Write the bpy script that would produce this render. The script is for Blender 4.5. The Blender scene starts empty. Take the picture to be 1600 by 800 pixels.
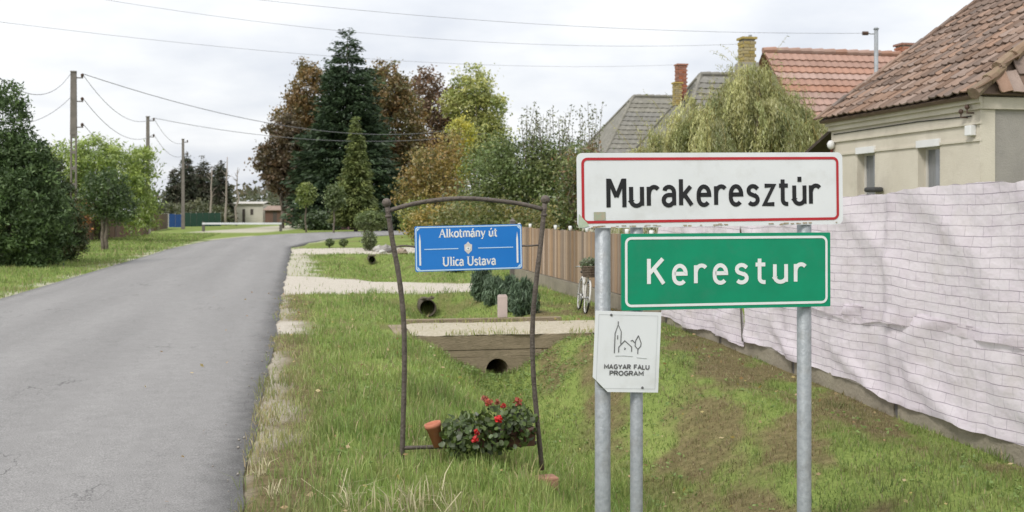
import bpy, math, random
import numpy as np
from mathutils import Vector, Matrix

# ------------------------------------------------------------------ camera, sky, sun, exposure
SC = bpy.context.scene
COL = SC.collection
R = math.radians
CAMZ = 1.6
cam = bpy.data.cameras.new('camera'); camo = bpy.data.objects.new('camera', cam); COL.objects.link(camo)
camo.location = (0, 0, CAMZ); camo.rotation_euler = (R(90), 0, 0)
cam.sensor_width = 36; cam.lens = 38.25; cam.shift_y = -70/1600
cam.clip_start = 0.05; cam.clip_end = 3000
cam.dof.use_dof = True; cam.dof.focus_distance = 6.0; cam.dof.aperture_fstop = 5.0
SC.camera = camo

SUN_EL, SUN_AZ = R(48), R(215)          # azimuth clockwise from +Y: behind the camera, a little left
world = bpy.data.worlds.new('World'); SC.world = world; world.use_nodes = True
def build_world():
    nt = world.node_tree; nt.nodes.clear(); N = nt.nodes.new; L = nt.links.new
    out = N('ShaderNodeOutputWorld'); bg = N('ShaderNodeBackground'); bg.inputs['Strength'].default_value = 0.1
    sky = N('ShaderNodeTexSky'); sky.sky_type = 'NISHITA'; sky.sun_disc = False
    sky.sun_elevation = SUN_EL; sky.sun_rotation = SUN_AZ; sky.dust_density = 2.0
    tc = N('ShaderNodeTexCoord'); sep = N('ShaderNodeSeparateXYZ'); L(tc.outputs['Generated'], sep.inputs[0])
    ab = N('ShaderNodeMath'); ab.operation = 'ABSOLUTE'; L(sep.outputs['Z'], ab.inputs[0])
    ad = N('ShaderNodeMath'); ad.inputs[1].default_value = 0.22; L(ab.outputs[0], ad.inputs[0])
    dx = N('ShaderNodeMath'); dx.operation = 'DIVIDE'; L(sep.outputs['X'], dx.inputs[0]); L(ad.outputs[0], dx.inputs[1])
    dy = N('ShaderNodeMath'); dy.operation = 'DIVIDE'; L(sep.outputs['Y'], dy.inputs[0]); L(ad.outputs[0], dy.inputs[1])
    cmb = N('ShaderNodeCombineXYZ'); L(dx.outputs[0], cmb.inputs[0]); L(dy.outputs[0], cmb.inputs[1])
    n1 = N('ShaderNodeTexNoise'); n1.inputs['Scale'].default_value = 1.15; n1.inputs['Detail'].default_value = 7
    n1.inputs['Roughness'].default_value = 0.52; L(cmb.outputs[0], n1.inputs['Vector'])
    rp = N('ShaderNodeValToRGB'); L(n1.outputs['Fac'], rp.inputs[0])
    e = rp.color_ramp.elements
    e[0].position = 0.30; e[0].color = (0.62, 0.66, 0.745, 1)
    e[1].position = 0.56; e[1].color = (0.945, 0.955, 0.97, 1)
    sc = N('ShaderNodeVectorMath'); sc.operation = 'SCALE'; L(rp.outputs[0], sc.inputs[0])
    zf = N('ShaderNodeMath'); zf.operation = 'MULTIPLY_ADD'; zf.inputs[1].default_value = 3.2; zf.inputs[2].default_value = 6.3; L(ab.outputs[0], zf.inputs[0]); L(zf.outputs[0], sc.inputs['Scale'])   # overcast: brighter overhead
    mx = N('ShaderNodeMixRGB'); mx.inputs[0].default_value = 0.93
    L(sky.outputs[0], mx.inputs[1]); L(sc.outputs[0], mx.inputs[2]); L(mx.outputs[0], bg.inputs['Color']); L(bg.outputs[0], out.inputs[0])
build_world()
sl = bpy.data.lights.new('sun', 'SUN'); sl.energy = 1.5; sl.angle = R(14); sl.color = (1, 0.965, 0.91)
so = bpy.data.objects.new('sun', sl); COL.objects.link(so)
sd = Vector((math.sin(SUN_AZ)*math.cos(SUN_EL), math.cos(SUN_AZ)*math.cos(SUN_EL), math.sin(SUN_EL)))
so.rotation_euler = sd.to_track_quat('Z', 'Y').to_euler(); so.location = (0, -10, 30)
vs = SC.view_settings
vs.view_transform = 'Standard'; vs.look = 'None'; vs.gamma = 1.0; vs.use_curve_mapping = False; vs.exposure = 0.72

# ------------------------------------------------------------------ frames of reference (road frame u right, s along, z up)
TX, TY = -0.193, 0.981
NX, NY = 0.981, 0.193
OX, OY = -1.43, 5.73
def XY(u, s): return (OX + NX*u + TX*s, OY + NY*u + TY*s)
def W(u, s, z): x, y = XY(u, s); return Vector((x, y, z))
def US(x, y): return ((x-OX)*NX + (y-OY)*NY, (x-OX)*TX + (y-OY)*TY)
def at_u(px, u):
    k = (px-800)/1700.0
    d = (u + OX*-NX + OY*NY)/(NX*k + NY) if False else (u - (-OX*NX) + OY*NY)/(NX*k + NY)
    return (k*d, d)
def s_at(px, u): x, y = at_u(px, u); return US(x, y)[1]
def PX(px, Y): return (px-800)/1700.0*Y
def HY(py, Y): return CAMZ + (330-py)/1700.0*Y
YAW = math.atan2(NY, NX)
EU, ES, EZ = Vector((NX, NY, 0)), Vector((TX, TY, 0)), Vector((0, 0, 1))

# ------------------------------------------------------------------ numpy noise
def _hash(ix, iy, seed):
    v = np.sin(ix*127.1 + iy*311.7 + seed*74.7)*43758.5453
    return v - np.floor(v)
def vnoise(x, y, seed=0):
    x = np.asarray(x, float); y = np.asarray(y, float)
    ix = np.floor(x); iy = np.floor(y); fx = x-ix; fy = y-iy
    fx = fx*fx*(3-2*fx); fy = fy*fy*(3-2*fy)
    a = _hash(ix, iy, seed); b = _hash(ix+1, iy, seed); c = _hash(ix, iy+1, seed); d = _hash(ix+1, iy+1, seed)
    return a*(1-fx)*(1-fy) + b*fx*(1-fy) + c*(1-fx)*fy + d*fx*fy
def fbm(x, y, seed=0, o=4):
    t = 0; a = 0.5; f = 1.0
    for k in range(o):
        t = t + a*vnoise(np.asarray(x)*f, np.asarray(y)*f, seed+k); a *= 0.5; f *= 2.03
    return t/(1-0.5**o)
def sstep(a, b, x):
    t = np.clip((np.asarray(x, float)-a)/(b-a), 0, 1); return t*t*(3-2*t)

# ------------------------------------------------------------------ materials
MATS = {}
def nodes(m):
    m.use_nodes = True; nt = m.node_tree; nt.nodes.clear()
    return nt, nt.nodes.new, nt.links.new
def M(name, c1, c2=None, scale=4, rough=0.75, bump=0.0, bscale=60, metal=0.0, orand=0.0, stretch=None, spec=0.3, dirt=None, dscale=1.5, damt=0.5):
    if name in MATS: return MATS[name]
    m = bpy.data.materials.new(name); MATS[name] = m
    nt, N, L = nodes(m)
    out = N('ShaderNodeOutputMaterial'); b = N('ShaderNodeBsdfPrincipled'); L(b.outputs[0], out.inputs[0])
    b.inputs['Roughness'].default_value = rough; b.inputs['Metallic'].default_value = metal
    b.inputs['Specular IOR Level'].default_value = spec
    tc = N('ShaderNodeTexCoord'); vec = tc.outputs['Object']
    if stretch:
        mp = N('ShaderNodeMapping'); mp.inputs['Scale'].default_value = stretch; L(vec, mp.inputs[0]); vec = mp.outputs[0]
    if c2 is None: c2 = tuple(0.8*x for x in c1)
    n = N('ShaderNodeTexNoise'); n.inputs['Scale'].default_value = scale; n.inputs['Detail'].default_value = 8; n.inputs['Roughness'].default_value = 0.62; L(vec, n.inputs['Vector'])
    rp = N('ShaderNodeValToRGB'); L(n.outputs['Fac'], rp.inputs[0])
    rp.color_ramp.elements[0].position = 0.33; rp.color_ramp.elements[0].color = (*c1, 1)
    rp.color_ramp.elements[1].position = 0.68; rp.color_ramp.elements[1].color = (*c2, 1)
    colr = rp.outputs[0]
    if dirt:
        n3 = N('ShaderNodeTexNoise'); n3.inputs['Scale'].default_value = dscale; n3.inputs['Detail'].default_value = 9; n3.inputs['Roughness'].default_value = 0.7; L(tc.outputs['Object'], n3.inputs['Vector'])
        r3 = N('ShaderNodeMapRange'); r3.inputs[1].default_value = 0.5; r3.inputs[2].default_value = 0.72; r3.inputs[4].default_value = damt; L(n3.outputs['Fac'], r3.inputs[0])
        mx = N('ShaderNodeMixRGB'); L(r3.outputs[0], mx.inputs[0]); L(colr, mx.inputs[1]); mx.inputs[2].default_value = (*dirt, 1); colr = mx.outputs[0]
    if orand:
        oi = N('ShaderNodeObjectInfo'); mr = N('ShaderNodeMapRange'); mr.inputs[3].default_value = 1-orand; mr.inputs[4].default_value = 1+orand; L(oi.outputs['Random'], mr.inputs[0])
        hs = N('ShaderNodeHueSaturation'); L(colr, hs.inputs['Color']); L(mr.outputs[0], hs.inputs['Value'])
        mul = N('ShaderNodeMath'); mul.operation = 'MULTIPLY'; mul.inputs[1].default_value = 7.31; L(oi.outputs['Random'], mul.inputs[0])
        fr = N('ShaderNodeMath'); fr.operation = 'FRACT'; L(mul.outputs[0], fr.inputs[0])
        m2 = N('ShaderNodeMapRange'); m2.inputs[3].default_value = 0.75; m2.inputs[4].default_value = 1.15; L(fr.outputs[0], m2.inputs[0]); L(m2.outputs[0], hs.inputs['Saturation'])
        colr = hs.outputs[0]
    L(colr, b.inputs['Base Color'])
    if bump:
        n2 = N('ShaderNodeTexNoise'); n2.inputs['Scale'].default_value = bscale; n2.inputs['Detail'].default_value = 6; L(vec, n2.inputs['Vector'])
        bp = N('ShaderNodeBump'); bp.inputs['Strength'].default_value = bump; bp.inputs['Distance'].default_value = 0.02; L(n2.outputs['Fac'], bp.inputs['Height']); L(bp.outputs[0], b.inputs['Normal'])
    return m
def leafmat(name, trans=0.3, rough=0.55, gloss=0.06):
    if name in MATS: return MATS[name]
    m = bpy.data.materials.new(name); MATS[name] = m
    nt, N, L = nodes(m)
    out = N('ShaderNodeOutputMaterial'); a = N('ShaderNodeAttribute'); a.attribute_name = 'col'
    d = N('ShaderNodeBsdfDiffuse'); t = N('ShaderNodeBsdfTranslucent'); g = N('ShaderNodeBsdfGlossy'); g.inputs['Roughness'].default_value = rough
    for q in (d, t): L(a.outputs['Color'], q.inputs['Color'])
    g.inputs['Color'].default_value = (1, 1, 1, 1)
    m1 = N('ShaderNodeMixShader'); m1.inputs[0].default_value = trans; L(d.outputs[0], m1.inputs[1]); L(t.outputs[0], m1.inputs[2])
    m2 = N('ShaderNodeMixShader'); m2.inputs[0].default_value = gloss; L(m1.outputs[0], m2.inputs[1]); L(g.outputs[0], m2.inputs[2])
    L(m2.outputs[0], out.inputs[0]); return m
LEAF = leafmat('leaf', 0.3, 0.5, 0.05)
NEEDLE = leafmat('needle', 0.1, 0.6, 0.03)
GRASS = leafmat('grass_blade', 0.3, 0.6, 0.03)

# ------------------------------------------------------------------ mesh helpers
def link(o, parent=None):
    COL.objects.link(o)
    if parent: o.parent = parent
    return o
class MB:
    def __init__(s): s.v = []; s.f = []
    def add(s, vs, fs):
        b = len(s.v); s.v += [tuple(p) for p in vs]; s.f += [tuple(i+b for i in f) for f in fs]; return s
    def box(s, c, size, ex=Vector((1,0,0)), ey=Vector((0,1,0)), ez=Vector((0,0,1)), taper=1.0):
        c = Vector(c); hx, hy, hz_ = size[0]/2, size[1]/2, size[2]/2; vs = []
        for z in (-1, 1):
            t = taper if z > 0 else 1
            for x, y in ((-1,-1),(1,-1),(1,1),(-1,1)): vs.append(c + ex*(x*hx*t) + ey*(y*hy*t) + ez*(z*hz_))
        return s.add(vs, [(0,3,2,1),(4,5,6,7),(0,1,5,4),(1,2,6,5),(2,3,7,6),(3,0,4,7)])
    def rbox(s, u0, u1, s0, s1, z0, z1):      # a box in the road frame
        return s.box(W((u0+u1)/2, (s0+s1)/2, (z0+z1)/2), (abs(u1-u0), abs(s1-s0), abs(z1-z0)), EU, ES, EZ)
    def tube(s, pts, r, n=8, caps=True):
        pts = [Vector(p) for p in pts]; k = len(pts)
        rr = r if isinstance(r, (list, tuple)) else [r]*k
        base = len(s.v); up = None
        for i, p in enumerate(pts):
            d = (pts[min(i+1, k-1)] - pts[max(i-1, 0)]).normalized()
            if up is None: up = Vector((0,0,1)) if abs(d.z) < 0.9 else Vector((1,0,0))
            a = d.cross(up)
            if a.length < 1e-4: a = d.cross(Vector((0,1,0)))
            a.normalize(); b = a.cross(d).normalized(); up = b
            for j in range(n):
                t = 2*math.pi*j/n; s.v.append(tuple(p + a*(rr[i]*math.cos(t)) + b*(rr[i]*math.sin(t))))
        for i in range(k-1):
            for j in range(n):
                s.f.append((base+i*n+j, base+i*n+(j+1)%n, base+(i+1)*n+(j+1)%n, base+(i+1)*n+j))
        if caps: s.f.append(tuple(base+j for j in range(n))[::-1]); s.f.append(tuple(base+(k-1)*n+j for j in range(n)))
        return s
    def lathe(s, prof, c=(0,0,0), n=16, axis=None):
        c = Vector(c); base = len(s.v)
        ez = Vector(axis).normalized() if axis else Vector((0,0,1))
        ex = ez.orthogonal().normalized(); ey = ez.cross(ex)
        for r, z in prof:
            for j in range(n):
                t = 2*math.pi*j/n; s.v.append(tuple(c + ex*(r*math.cos(t)) + ey*(r*math.sin(t)) + ez*z))
        for i in range(len(prof)-1):
            for j in range(n): s.f.append((base+i*n+j, base+i*n+(j+1)%n, base+(i+1)*n+(j+1)%n, base+(i+1)*n+j))
        return s
    def ball(s, c, r, n=12, sq=1.0):
        k = 8; return s.lathe([(r*math.sin(math.pi*i/k)+1e-5, -r*sq*math.cos(math.pi*i/k)) for i in range(k+1)], c, n)
    def prism(s, poly, off):                     # polygon extruded by a vector
        n = len(poly); off = Vector(off); vs = [Vector(p) for p in poly] + [Vector(p)+off for p in poly]
        return s.add(vs, [tuple(range(n))[::-1], tuple(range(n, 2*n))] + [(i, (i+1)%n, n+(i+1)%n, n+i) for i in range(n)])
    def mesh(s, name, mat, smooth=False, bevel=0):
        me = bpy.data.meshes.new(name); me.from_pydata(s.v, [], s.f); me.update()
        if mat: me.materials.append(mat)
        if smooth: me.polygons.foreach_set('use_smooth', [True]*len(me.polygons))
        return me
    def build(s, name, mat, parent=None, smooth=False, bevel=0):
        o = bpy.data.objects.new(name, s.mesh(name, mat, smooth)); link(o, parent)
        if bevel:
            md = o.modifiers.new('bevel', 'BEVEL'); md.width = bevel; md.segments = 2; md.limit_method = 'ANGLE'
        return o
def npmesh(name, V, F, mat, parent=None, col=None, smooth=False, uv=None):
    V = np.ascontiguousarray(V, dtype=np.float32); F = np.ascontiguousarray(F, dtype=np.int32)
    me = bpy.data.meshes.new(name); k = F.shape[1]
    me.vertices.add(len(V)); me.vertices.foreach_set('co', V.ravel())
    me.loops.add(F.size); me.loops.foreach_set('vertex_index', F.ravel())
    me.polygons.add(len(F)); me.polygons.foreach_set('loop_start', np.arange(0, F.size, k, dtype=np.int32))
    try: me.polygons.foreach_set('loop_total', np.full(len(F), k, dtype=np.int32))
    except Exception: pass
    me.update(calc_edges=True); me.validate()
    if smooth: me.polygons.foreach_set('use_smooth', np.ones(len(F), dtype=bool))
    if col is not None:
        for nm, c in (col.items() if isinstance(col, dict) else [('col', col)]):
            c = np.asarray(c, dtype=np.float32)
            if c.ndim == 1: c = np.repeat(c[:, None], 3, 1)
            ca = me.color_attributes.new(nm, 'FLOAT_COLOR', 'POINT')
            ca.data.foreach_set('color', np.concatenate([c, np.ones((len(c), 1), np.float32)], 1).astype(np.float32).ravel())
    me.materials.append(mat)
    o = bpy.data.objects.new(name, me); link(o, parent); return o
def tag(o, label, cat, group=None, kind=None):
    if label: o['label'] = label
    if cat: o['category'] = cat
    if group: o['group'] = group
    if kind: o['kind'] = kind
    return o
def thing(name, label, cat, loc=(0,0,0), rz=0, group=None):
    o = bpy.data.objects.new(name, None); o.empty_display_size = 0.2; o.location = loc; o.rotation_euler = (0,0,rz); COL.objects.link(o)
    return tag(o, label, cat, group)
def keep(o, parent):                      # parent while keeping world-space vertices
    o.parent = parent; o.matrix_parent_inverse = Matrix.LocRotScale(parent.location, parent.rotation_euler, None).inverted(); return o

# ------------------------------------------------------------------ terrain
def ditch_profile(u, s):
    c = 2.8
    wl = 1.2 + 0.2*(1-sstep(1, 7, s)); wr = 1.2 + 1.15*(1-sstep(1.5, 7.8, s))
    w = np.where(u < c, wl, wr)
    t = np.clip(1-np.abs(u-c)/w, 0, 1); t = t*t*(3-2*t)
    D = 0.70 - 0.14*(1-sstep(-5, 1, s)) - 0.30*sstep(10, 14, s) - 0.19*np.exp(-((s-7.9)/0.40)**2) - 0.06*sstep(20, 26, s) - 0.28*sstep(33, 38, s)
    f1 = 0*s
    f2 = sstep(14.6, 15.6, s)*(1-sstep(19.2, 21.0, s))
    f3 = sstep(33, 34.5, s)
    return D*t*(1-np.maximum(np.maximum(f1, f2), f3))
def hz(x, y):
    x = np.asarray(x, float); y = np.asarray(y, float)
    u = (x-OX)*NX + (y-OY)*NY; s = (x-OX)*TX + (y-OY)*TY
    z = -ditch_profile(u, s)
    z = z - 0.24*(1-sstep(0.5, 9, s))*sstep(3.6, 5.4, u)
    z = z - 0.035*sstep(0.1, 1.2, u)*(1-sstep(30, 40, s))
    z = z + 0.03*(fbm(x*1.3, y*1.3, 3, 3)-0.5)*sstep(0.2, 0.8, u) + 0.05*(fbm(x*0.35, y*0.35, 9, 3)-0.5)*sstep(0.3, 1.5, np.abs(u+2.5)-2.5)
    z = z + 0.10*sstep(-6, -10, u)*(1-sstep(60, 75, y)) 
    return z
def hz1(x, y): return float(hz(np.array([x]), np.array([y]))[0])
def catmull(pts, n):
    pts = [np.array(p, float) for p in pts]; P = [2*pts[0]-pts[1]] + pts + [2*pts[-1]-pts[-2]]
    out = []
    for i in range(1, len(P)-2):
        for t in np.linspace(0, 1, n, endpoint=False):
            a, b, c, d = P[i-1], P[i], P[i+1], P[i+2]
            out.append(0.5*((2*b)+(c-a)*t+(2*a-5*b+4*c-d)*t*t+(3*b-a-3*c+d)*t**3))
    out.append(pts[-1]); return np.array(out)
re_ = [XY(0, s) for s in (-14, -6, 2, 8, 14, 20, 26, 32, 38, 43)] + [(-10.2, 55), (-10.1, 63), (-8.6, 71), (-4.5, 77), (3, 81), (14, 84), (30, 86)]
le_ = [XY(-5, s) for s in (-14, -6, 2, 8, 14, 20, 26, 32, 38, 43)] + [(-16.2, 58), (-16.6, 66), (-15.8, 76), (-13, 85), (-7.5, 91), (0, 94.5), (14, 97), (30, 98)]
re_.insert(10, (-9.9, 50))
RE = catmull(re_, 12); LE = catmull(le_, 12)
jit = (fbm(np.arange(len(RE))*0.9, RE[:, 1]*2.3, 5, 3)-0.5)*0.16
RE[:, 0] += jit*NX
POLY = np.concatenate([RE, LE[::-1]])
def inside(x, y, poly=POLY):
    x = np.asarray(x); y = np.asarray(y); r = np.zeros(x.shape, bool); j = len(poly)-1
    for i in range(len(poly)):
        xi, yi = poly[i]; xj, yj = poly[j]
        if yi != yj:
            r ^= ((yi > y) != (yj > y)) & (x < (xj-xi)*(y-yi)/(yj-yi)+xi)
        j = i
    return r
def edge_dist(x, y):
    d = np.full(np.shape(x), 1e9)
    for E in (RE[::2], LE[::2]):
        for i in range(len(E)-1):
            a = E[i]; b = E[i+1]; ab = b-a; t = np.clip(((x-a[0])*ab[0]+(y-a[1])*ab[1])/(ab@ab), 0, 1)
            d = np.minimum(d, np.hypot(x-a[0]-t*ab[0], y-a[1]-t*ab[1]))
    return d

def drive_mask(u, s, x, y):
    n = (fbm(x*1.1, y*1.1, 21, 4)-0.5)
    lo = 15.5+0.15*u; hi = 22.0-1.0*np.clip(u, 0, 3.4)
    m1 = sstep(lo-0.2, lo+0.2, s+n*0.8)*(1-sstep(hi-0.3, hi+0.3, s+n*1.2))*(1-sstep(4.2, 5.6, u+n))*(u > -0.15)
    m2 = sstep(35.4, 35.9, s+n)*(1-sstep(41.5, 42.3, s+n))*(1-sstep(6.5, 7.5, u+n))*(u > -0.15)
    m3 = sstep(8.4, 8.8, s+n*1.5)*(1-sstep(9.9, 10.6, s+n*1.5))*(1-sstep(0.3, 0.8, u+n*1.0))*(u > -0.15)
    m4 = sstep(21, 22, s)*(1-sstep(35.5, 36.5, s))*(1-sstep(0.5, 0.95, u+n*0.9))*(u > -0.15)
    return np.clip(np.maximum(np.maximum(m1, m2), np.maximum(m3*0.95, m4*0.8)), 0, 1)

def build_ground():
    ys = np.concatenate([np.arange(-12, 3, 0.8), np.arange(3, 22, 0.09), np.arange(22, 50, 0.25), np.arange(50, 110, 1.2), np.geomspace(111, 1500, 24)])
    xs = np.concatenate([-np.geomspace(900, 31, 18), np.arange(-30, -7, 0.6), np.arange(-7, 5.2, 0.09), np.arange(5.2, 12, 0.5), np.geomspace(12.5, 900, 20)])
    X, Y = np.meshgrid(xs, ys); x = X.ravel(); y = Y.ravel()
    z = hz(x, y); u = (x-OX)*NX+(y-OY)*NY; s = (x-OX)*TX+(y-OY)*TY
    near = (y < 115) & (x > -30) & (x < 34)
    ed = np.full(x.shape, 99.0); ed[near] = edge_dist(x[near], y[near])
    ins = np.zeros(x.shape, bool); ins[near] = inside(x[near], y[near])
    z = z - 0.10*(ins & (ed > 0.12)) - 0.022*(ins & (ed <= 0.12))
    far = sstep(120, 400, np.hypot(x, y)); z = z*(1-far) - 0.3*far
    nx, ny = len(xs), len(ys)
    idx = np.arange(nx*ny).reshape(ny, nx)
    F = np.stack([idx[:-1, :-1], idx[:-1, 1:], idx[1:, 1:], idx[1:, :-1]], -1).reshape(-1, 4)
    # surface colour masks: gravel, dry thatch, bare soil
    n = fbm(x*0.9, y*0.9, 31, 4)
    gravel = drive_mask(u, s, x, y)
    edge = (1-sstep(0.02, 0.20, ed + (n-0.42)*0.95))*(~ins | (ed < 0.3))
    edgel = (1-sstep(0.12, 0.5, ed + (n-0.5)*0.7))*(u < -2)*(~ins | (ed < 0.3))*(y > 14)
    gravel = np.clip(np.maximum(np.maximum(gravel, edge*0.55), edgel*0.85), 0, 1)
    dry = np.clip(bank_dry(x, y, u, s), 0, 1)
    # lane beyond the barrier
    lane = (1-sstep(2.2, 3.4, np.abs(x-(-22+(y-95)*-0.03)) + (n-0.5)*2))*sstep(78, 84, y)*(~ins)
    gravel = np.maximum(gravel, lane*0.8)
    m = bpy.data.materials.new('ground'); nt, N, L = nodes(m)
    out = N('ShaderNodeOutputMaterial'); b = N('ShaderNodeBsdfPrincipled'); b.inputs['Roughness'].default_value = 0.95; b.inputs['Specular IOR Level'].default_value = 0.1; L(b.outputs[0], out.inputs[0])
    tc = N('ShaderNodeTexCoord')
    def nz(sc, d=8, ro=0.65):
        q = N('ShaderNodeTexNoise'); q.inputs['Scale'].default_value = sc; q.inputs['Detail'].default_value = d; q.inputs['Roughness'].default_value = ro; L(tc.outputs['Object'], q.inputs['Vector']); return q.outputs['Fac']
    def ramp(f, cols):
        r = N('ShaderNodeValToRGB'); L(f, r.inputs[0]); e = r.color_ramp.elements
        while len(e) < len(cols): e.new(0.5)
        for k, (p, c) in enumerate(cols): e[k].position = p; e[k].color = (*c, 1)
        return r.outputs[0]
    gf = N('ShaderNodeMath'); gf.operation = 'MULTIPLY_ADD'; L(nz(28, 4), gf.inputs[0]); gf.inputs[1].default_value = 0.5
    g2 = N('ShaderNodeMath'); g2.operation = 'MULTIPLY'; g2.inputs[1].default_value = 0.5; L(nz(0.55), g2.inputs[0]); L(g2.outputs[0], gf.inputs[2])
    green = ramp(gf.outputs[0], [(0.30, (0.095, 0.125, 0.03)), (0.5, (0.18, 0.235, 0.06)), (0.70, (0.28, 0.31, 0.10))])
    brown = ramp(nz(14), [(0.3, (0.085, 0.054, 0.036)), (0.55, (0.165, 0.11, 0.07)), (0.75, (0.26, 0.19, 0.115))])
    grav = ramp(nz(45, 3, 0.8), [(0.28, (0.32, 0.285, 0.23)), (0.5, (0.50, 0.455, 0.385)), (0.72, (0.64, 0.60, 0.53))])
    def att(nm):
        a = N('ShaderNodeAttribute'); a.attribute_name = nm; return a.outputs['Fac']
    def mix(f, a, c):
        q = N('ShaderNodeMixRGB'); L(f, q.inputs[0]); L(a, q.inputs[1]); L(c, q.inputs[2]); return q.outputs[0]
    c = mix(att('dry'), green, brown); c = mix(att('gravel'), c, grav); L(c, b.inputs['Base Color'])
    bp = N('ShaderNodeBump'); bp.inputs['Strength'].default_value = 0.7; bp.inputs['Distance'].default_value = 0.03; L(nz(40, 5), bp.inputs['Height']); L(bp.outputs[0], b.inputs['Normal'])
    o = npmesh('ground', np.stack([x, y, z], 1), F, m, None, {'gravel': gravel, 'dry': dry}, True)
    o['kind'] = 'structure'
def bank_dry(x, y, u, s):
    n = fbm(x*2.2, y*1.3, 41, 5); n2 = fbm(x*0.5, y*0.5, 47, 3)
    bank = sstep(2.9, 3.4, u)*(1-sstep(11, 15, s))
    d = bank*sstep(0.46, 0.58, n*0.8+n2*0.2)*0.74
    d = np.maximum(d, (1-sstep(0.2, 0.75, u+(n-0.5)*0.9))*(u > -0.3)*0.8*(1-sstep(14, 22, s)))
    d = np.maximum(d, 0.5*sstep(0.62, 0.75, n2)*(u < -5))
    d = np.maximum(d, 0.45*sstep(0.55, 0.7, n)*(u > 0))
    return d
build_ground()

def build_road():
    n = len(RE); k = 14; k2 = len(LE)
    # resample both edges to the same count by arc length
    def resamp(E, m):
        d = np.concatenate([[0], np.cumsum(np.hypot(*np.diff(E, axis=0).T))]); t = np.linspace(0, d[-1], m)
        return np.stack([np.interp(t, d, E[:, 0]), np.interp(t, d, E[:, 1])], 1)
    m_ = 500; A = resamp(LE, m_); B = resamp(RE, m_)
    w = np.linspace(0, 1, k); P = A[:, None]*(1-w)[None, :, None] + B[:, None]*w[None, :, None]
    z = 0.012 + 0.05*(1-(2*w-1)**2)*np.ones((m_, 1))
    V = np.concatenate([P, z[..., None]], 2)
    sk0 = V[:, :1].copy(); sk0[..., 2] -= 0.09; sk1 = V[:, -1:].copy(); sk1[..., 2] -= 0.09
    V = np.concatenate([sk0, V, sk1], 1); kk = k+2
    ed = np.concatenate([[0], np.minimum(w, 1-w), [0]])[None, :]*np.ones((m_, 1))
    idx = np.arange(m_*kk).reshape(m_, kk)
    F = np.stack([idx[:-1, :-1], idx[:-1, 1:], idx[1:, 1:], idx[1:, :-1]], -1).reshape(-1, 4)
    m = bpy.data.materials.new('asphalt'); nt, N, L = nodes(m)
    out = N('ShaderNodeOutputMaterial'); b = N('ShaderNodeBsdfPrincipled'); b.inputs['Roughness'].default_value = 0.82; b.inputs['Specular IOR Level'].default_value = 0.35; L(b.outputs[0], out.inputs[0])
    tc = N('ShaderNodeTexCoord')
    mp = N('ShaderNodeMapping'); mp.vector_type = 'TEXTURE'; mp.inputs['Rotation'].default_value = (0, 0, YAW); mp.inputs['Location'].default_value = (OX, OY, 0); L(tc.outputs['Object'], mp.inputs[0])
    def nz(sc, vec, d=8, ro=0.6):
        q = N('ShaderNodeTexNoise'); q.inputs['Scale'].default_value = sc; q.inputs['Detail'].default_value = d; q.inputs['Roughness'].default_value = ro; L(vec, q.inputs['Vector']); return q
    st = N('ShaderNodeMapping'); st.inputs['Scale'].default_value = (1.0, 0.1, 1); L(mp.outputs[0], st.inputs[0])
    a1 = nz(1.3, st.outputs[0], 5); a2 = nz(110, mp.outputs[0], 3, 0.7); a3 = nz(6.5, mp.outputs[0], 10, 0.75)
    r1 = N('ShaderNodeValToRGB'); L(a1.outputs['Fac'], r1.inputs[0]); r1.color_ramp.elements[0].position = 0.3; r1.color_ramp.elements[0].color = (0.213, 0.206, 0.199, 1); r1.color_ramp.elements[1].position = 0.7; r1.color_ramp.elements[1].color = (0.25, 0.242, 0.234, 1)
    r2 = N('ShaderNodeMapRange'); r2.inputs[1].default_value = 0.25; r2.inputs[2].default_value = 0.75; r2.inputs[3].default_value = 0.42; r2.inputs[4].default_value = 1.58; L(a2.outputs['Fac'], r2.inputs[0])
    r3 = N('ShaderNodeMapRange'); r3.inputs[1].default_value = 0.3; r3.inputs[2].default_value = 0.7; r3.inputs[3].default_value = 0.88; r3.inputs[4].default_value = 1.10; L(a3.outputs['Fac'], r3.inputs[0])
    mu = N('ShaderNodeMath'); mu.operation = 'MULTIPLY'; L(r2.outputs[0], mu.inputs[0]); L(r3.outputs[0], mu.inputs[1])
    # hairline cracks
    cst = N('ShaderNodeMapping'); cst.inputs['Scale'].default_value = (1.0, 0.3, 1); L(mp.outputs[0], cst.inputs[0])
    c1 = nz(0.9, cst.outputs[0], 9, 0.6)
    su = N('ShaderNodeMath'); su.operation = 'SUBTRACT'; su.inputs[1].default_value = 0.5; L(c1.outputs['Fac'], su.inputs[0])
    ab = N('ShaderNodeMath'); ab.operation = 'ABSOLUTE'; L(su.outputs[0], ab.inputs[0])
    lt = N('ShaderNodeMapRange'); lt.inputs[1].default_value = 0.0; lt.inputs[2].default_value = 0.0045; lt.inputs[3].default_value = 0.4; lt.inputs[4].default_value = 1.0; L(ab.outputs[0], lt.inputs[0])
    pm = nz(0.55, mp.outputs[0], 2); pr = N('ShaderNodeMapRange'); pr.inputs[1].default_value = 0.54; pr.inputs[2].default_value = 0.6; L(pm.outputs['Fac'], pr.inputs[0])
    cm = N('ShaderNodeMix'); cm.data_type = 'FLOAT'; L(pr.outputs[0], cm.inputs[0]); cm.inputs[2].default_value = 1.0; L(lt.outputs[0], cm.inputs[3])
    mu2 = N('ShaderNodeMath'); mu2.operation = 'MULTIPLY'; L(mu.outputs[0], mu2.inputs[0]); L(cm.outputs[0], mu2.inputs[1])
    # older, coarser strip along both edges
    at = N('ShaderNodeAttribute'); at.attribute_name = 'edge'
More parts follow.
